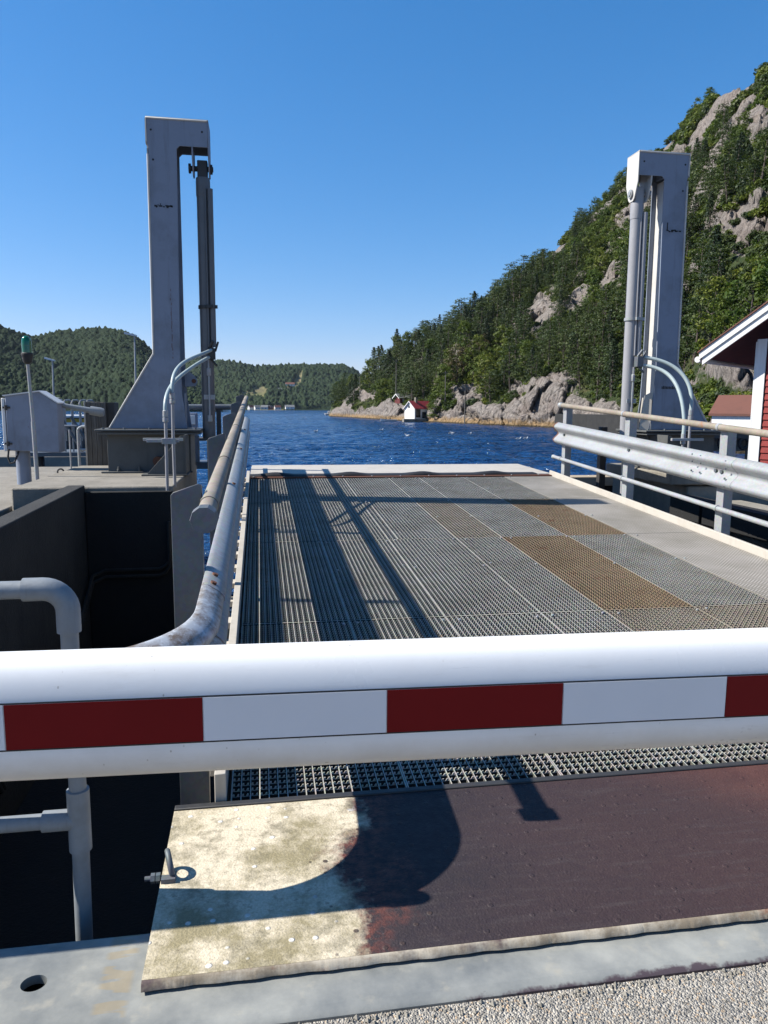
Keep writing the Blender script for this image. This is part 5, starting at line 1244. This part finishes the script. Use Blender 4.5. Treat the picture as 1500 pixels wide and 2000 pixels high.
# jetty with tyres
t = thing('jetty', 'dark timber jetty across the little basin behind the right guard rail', 'jetty', (23, 33, -1.6))
MB().box(18.5, 26.5, 32.6, 35.5, .42, .60).build('deck', M['timber'], t, bevel=.01); MB().box(18.5, 26.5, 32.5, 32.598, .30, .62).build('edge_beam', M['darkmetal'], t); MB().box(18.6, 26.4, 33.2, 33.4, -.35, .4).build('back_wall', M['concrete'], t)
for x in (19, 21.2, 23.5, 25.8): MB().tube([(x, 32.9, -2.2), (x, 32.9, .41)], .13, 10).build('pile', M['timber'], t)
for i, x in enumerate((21.95, 23.05)):
    mb = MB(); mb.torus((x, 32.62, .06), (0, 1, .1), .24, .085, 26, 10); mb.build('tyre_fender', M['rubber']); tag(col.objects[-1], '%s of the two black tyres hung on the jetty' % ('left one', 'right one')[i], 'tyre', 'tyres on the jetty')
def gable(name, x, y, z, L, W, hw, hr, ang, mw, mr, label, wins=(), over=.3, chim=None, cat='house', grp=None):
    t = thing(name, label, cat, (x, y, z), grp); ca, sa = math.cos(R(ang)), math.sin(R(ang))
    Q = lambda u, v, h: (x+u*ca-v*sa, y+u*sa+v*ca, z+h)
    mb = MB(); vs = [Q(u, v, h) for u in (0, L) for v, h in ((-W/2, 0), (W/2, 0), (W/2, hw), (0, hw+hr), (-W/2, hw))]
    mb.add(vs, [(4, 3, 2, 1, 0), (5, 6, 7, 8, 9), (0, 5, 9, 4), (1, 2, 7, 6)]); mb.build('wall', M[mw], t, smooth=False)
    k = hr/(W/2); mb = MB()
    for s in (-1, 1):
        e = W/2+over; vs = [Q(u, s*v, hw+hr-k*v+d) for u in (-over, L+over) for v in (0, e) for d in (.02, .16)]
        mb.add(vs, [(0, 1, 3, 2), (4, 6, 7, 5), (2, 3, 7, 6), (0, 4, 5, 1), (1, 5, 7, 3), (0, 2, 6, 4)])
    mb.build('roof', M[mr], t, smooth=False)
    mb = MB()
    for s in (-1, 1):
        e = W/2+over; vs = [Q(u, s*v, hw+hr-k*v+d) for u in (-over-.05, -over+.02) for v in (0, e+.03) for d in (-.12, .13)]
        mb.add(vs, [(0, 1, 3, 2), (4, 6, 7, 5), (2, 3, 7, 6), (0, 4, 5, 1), (1, 5, 7, 3), (0, 2, 6, 4)])
    mb.build('barge_board', M['white'], t, smooth=False)
    for side, c, h, w_, hh, mm in wins:
        mb = MB()
        if side == 'g': vs = [Q(u, c+v, h+zz) for u in (-.06, -.01) for v in (-w_/2, w_/2) for zz in (-hh/2, hh/2)]
        else: vs = [Q(c+u, -W/2+v, h+zz) for v in (-.06, -.01) for u in (-w_/2, w_/2) for zz in (-hh/2, hh/2)]
        mb.add(vs, [(0, 1, 3, 2), (4, 6, 7, 5), (2, 3, 7, 6), (0, 4, 5, 1), (1, 5, 7, 3), (0, 2, 6, 4)]); mb.build('window', M[mm], t, smooth=False)
    if chim:
        mb = MB(); u, v, h0, h1, q = chim; vs = [Q(u+a*q, v+b*q, hh) for a, b in ((-1, -1), (1, -1), (1, 1), (-1, 1)) for hh in (h0, h1)]
        mb.add(vs, [(0, 2, 3, 1), (2, 4, 5, 3), (4, 6, 7, 5), (6, 0, 1, 7), (1, 3, 5, 7)]); mb.build('chimney', M['concrete'], t, smooth=False)
    return t
gable('white_shed', 30.0, 39.0, .40, 3.6, 2.6, 1.0, 1.0, 127, 'whitewood', 'tileroof', 'white boarded shed with a red-brown tiled roof behind the jetty', [('g', 0, .5, .6, .8, 'white')], .15, cat='shed')
gable('boathouse', 36.6, 181.5, -.9, 8.2, 3.6, 2.7, 1.6, 32, 'whitewood', 'redroof', 'white boathouse with bright red roof at the water edge below the headland', [('s', 1.2, 1.4, 1.5, 2.0, 'glass'), ('g', .2, 3.0, .5, .6, 'glass'), ('s', 3.2, 1.0, 1.2, 1.5, 'glass')], .3, (1.8, -.3, 3.2, 5.3, .28), 'boathouse')
MB().box(34.6, 37.5, 178.5, 180.6, -2, -.85).build('stone_landing', M['concrete'], bevel=.05); tag(col.objects[-1], 'grey landing stage in front of the boathouse', 'landing')
quay('stone_footing_wall', [(36.2, 46, 180.4, 186, -2.2, -.88)], 'concrete', 'stone footing beneath the red-roofed boathouse', 'footing')
gable('cabin', 38.0, 206, 3.0, 5.5, 3.4, 1.7, .9, 15, 'redwall2', 'greyroof', 'small red cabin with grey roof among the trees behind the boathouse', [('s', 1.2, 1.0, .8, .8, 'white'), ('s', 4.0, 1.0, .8, .8, 'white')], .5, cat='cabin')
quay('cabin_terrace', [(37.6, 44, 204, 210, -2, 2.98)], 'concrete', 'stone terrace below the red cabin', 'terrace')
# small boats, poles
t = thing('rowing_boat', 'white open boat moored left of the boathouse', 'boat', (32.2, 186, WL))
mb = MB(); hs_ = [(-2.2, .1, .75), (-1.4, .6, .55), (0, .8, .5), (1.3, .75, .5), (2, .6, .5)]
vs = []
for u, w_, zz in hs_: vs += [(32.2+u, 186-w_, WL+zz), (32.2+u, 186-w_*.6, WL+.05), (32.2+u, 186, WL-.05), (32.2+u, 186+w_*.6, WL+.05), (32.2+u, 186+w_, WL+zz)]
mb.add(vs, [(5*i+j, 5*i+j+1, 5*i+j+6, 5*i+j+5) for i in range(4) for j in range(4)]+[(20, 21, 22, 23, 24)]); mb.build('hull', M['white'], t); MB().box(31.9, 32.2, 185.4, 186.6, WL+.35, WL+.4).build('bench', M['timber'], t)
for i, (ph_, r_, hh, lb) in enumerate(((7.6, 257, 9, 'first wooden utility pole on the headland, nearest its tip'), (10.35, 214, 12, 'utility pole rising between the headland spruces'), (14.1, 177, 9.5, 'white-topped lamp pole in front of the forest right of the boathouse'), (15.6, 164, 8, 'utility pole beside the grey shore cliff'))):
    x, y, z = ground(ph_, r_); t = thing('utility_pole', lb, 'pole', (x, y, z), 'poles along the shore road')
    MB().tube([(x, y, z-1), (x, y, z+hh)], [.14, .09], 8).build('pole', M['timber'], t); MB().box(x-.5, x+.5, y-.06, y+.06, z+hh-.5, z+hh-.36).build('cross_arm', M['timber'], t)
# retaining wall of the shore road
pts = [(43.5, 106), (44.0, 96), (43.4, 86), (43.8, 74), (43.0, 62), (46, 52), (60, 48)]
mb = MB()
for (xa, ya_), (xb, yb_) in zip(pts[:-1], pts[1:]):
    mb.add([(xa, ya_, -2.2), (xb, yb_, -2.2), (xb, yb_, 1.0), (xa, ya_, 1.0), (xa+3.5, ya_+.5, 1.0), (xb+3.5, yb_+.5, 1.0), (xa+3.5, ya_+.5, -2.2), (xb+3.5, yb_+.5, -2.2)], [(1, 0, 3, 2), (2, 3, 4, 5), (5, 4, 6, 7)])
tag(mb.build('retaining_wall', M['concrete_dark'], smooth=False), 'dark retaining wall of the shore road behind the right lift tower', 'wall')  # the shore wall's shade is put into its dark colour
# far village
VL = [(-.35, 1072, 7, 5, 20, 'whitewood', 'greyroof', 'white house with grey roof on the far shore, leftmost of the village'), (.15, 1080, 9, 6, -10, 'whitewood', 'greyroof', 'long white house at the middle of the far village'),
      (.75, 1074, 7, 5, 60, 'redwall', 'tileroof', 'red house on the far shore near the village middle'), (1.15, 1078, 8, 5, 15, 'whitewood', 'tileroof', 'white house with a tiled roof at the right of the far village'),
      (1.95, 1088, 12, 8, 5, 'whitewood', 'greyroof', 'larger white building set above the far shore'), (.9, 1165, 16, 8, 12, 'whitewood', 'greyroof', 'pale farmhouse in the clearing on the middle hill'), (2.0, 1210, 14, 7, -8, 'whitewood', 'tileroof', 'pale house higher up the clearing, right of the farmhouse'),
      (-.8, 1076, 8, 5, 40, 'white', 'tileroof', 'small boathouse at the far left of the village shore')]
for ph_, r_, L, W, an, mw, mr, lb in VL:
    z = {1072: -.9, 1080: -.7, 1074: -.9, 1078: -.8, 1088: -.2, 1165: 26, 1210: 36, 1076: -1.0}[r_]
    if r_ < 1100: r_ = 1050+22*math.sin(ph_*.5+5)-(1088-r_)*.7
    x, y = r_*math.sin(R(ph_)), r_*math.cos(R(ph_))
    gable('far_house', x, y, z, L, W, 3.2, 2.6, an, mw, mr, lb, [('s', L*.3, 1.6, 1.2, 1.2, 'glass'), ('s', L*.7, 1.6, 1.2, 1.2, 'glass')], .4, grp='houses on the far shore')
t = thing('motor_boat', 'white motor boat lying off the tip of the headland', 'boat', (30.5, 330, WL))
mb = MB(); mb.add([(28, 330, WL+1.1), (29, 329.1, WL+.9), (32.5, 329, WL+.8), (32.5, 331, WL+.8), (29, 330.9, WL+.9), (28.6, 330, WL), (32.4, 329.3, WL), (32.4, 330.7, WL)], [(0, 1, 2, 3, 4), (0, 5, 6, 2, 1), (5, 7, 3, 4, 0) if 0 else (5, 0, 4, 3, 7), (2, 6, 7, 3), (5, 7, 6)]); mb.build('hull', M['white'], t, smooth=False)
MB().box(29.8, 31.4, 329.4, 330.6, WL+.85, WL+1.9).build('cabin', M['white'], t, bevel=.1); MB().box(29.78, 31.42, 329.38, 330.62, WL+1.35, WL+1.65).build('window', M['glass'], t)
# gulls resting on the water
def gull(x, y, a, lb):
    t = thing('gull', lb, 'gull', (x, y, WL), 'gulls on the water'); c, s_n = math.cos(a), math.sin(a); q = .95
    P = lambda u, z: (x+u*c*q, y+u*s_n*q, WL+z*q)
    MB().tube([P(-.30, .13), P(-.2, .12), P(-.05, .09), P(.1, .09), P(.2, .13), P(.235, .21), P(.25, .27), P(.29, .285), P(.33, .27)], [.01, .05, .10, .11, .08, .045, .05, .045, .012], 12).build('body', M['white'], t, angle=80)
    MB().tube([P(-.36, .15), P(-.22, .17), P(-.02, .17), P(.1, .14)], [.01, .06, .085, .03], 10).build('wings', M['galv'], t, angle=80)
    MB().tube([P(.32, .275), P(.39, .262)], [.014, .005], 8).build('beak', M['yellow'], t)
for x, y, a, lb in ((17.6, 108, .3, 'lone white gull farthest out, below the boathouse'), (17.0, 85, 2.9, 'lone white gull in the middle of the open water'), (23.9, 92, .2, 'white gull, left one of the pair below the cave in the cliff'), (24.6, 93.5, 3.0, 'white gull, right one of the pair below the cave in the cliff'),
                    (26.4, 92, .5, 'white gull just right of the pair below the cliff'), (27.2, 76, .1, 'white gull close to the right guard rail, left one of two'), (28.1, 76.3, .3, 'white gull close to the right guard rail, right one of two'), (7.5, 101, .4, 'white gull far out near the middle of the fjord')):
    gull(x, y, a, lb)

# faint sea air: a closed box round the camera and everything in it
mb = MB().box(-1200, 1500, -60, 2300, -4.0, 260); o = mb.build('haze', None, smooth=False); tag(o, 'faint summer haze over the fjord', kind='stuff')
m_ = bpy.data.materials.new('haze'); m_.use_nodes = True; n_ = m_.node_tree.nodes; n_.remove(n_['Principled BSDF'])
pv = n_.new('ShaderNodeVolumePrincipled'); pv.inputs['Color'].default_value = (.78, .88, 1, 1); pv.inputs['Density'].default_value = .000028; pv.inputs['Anisotropy'].default_value = .2
m_.node_tree.links.new(pv.outputs[0], n_['Material Output'].inputs['Volume']); o.data.materials.append(m_)
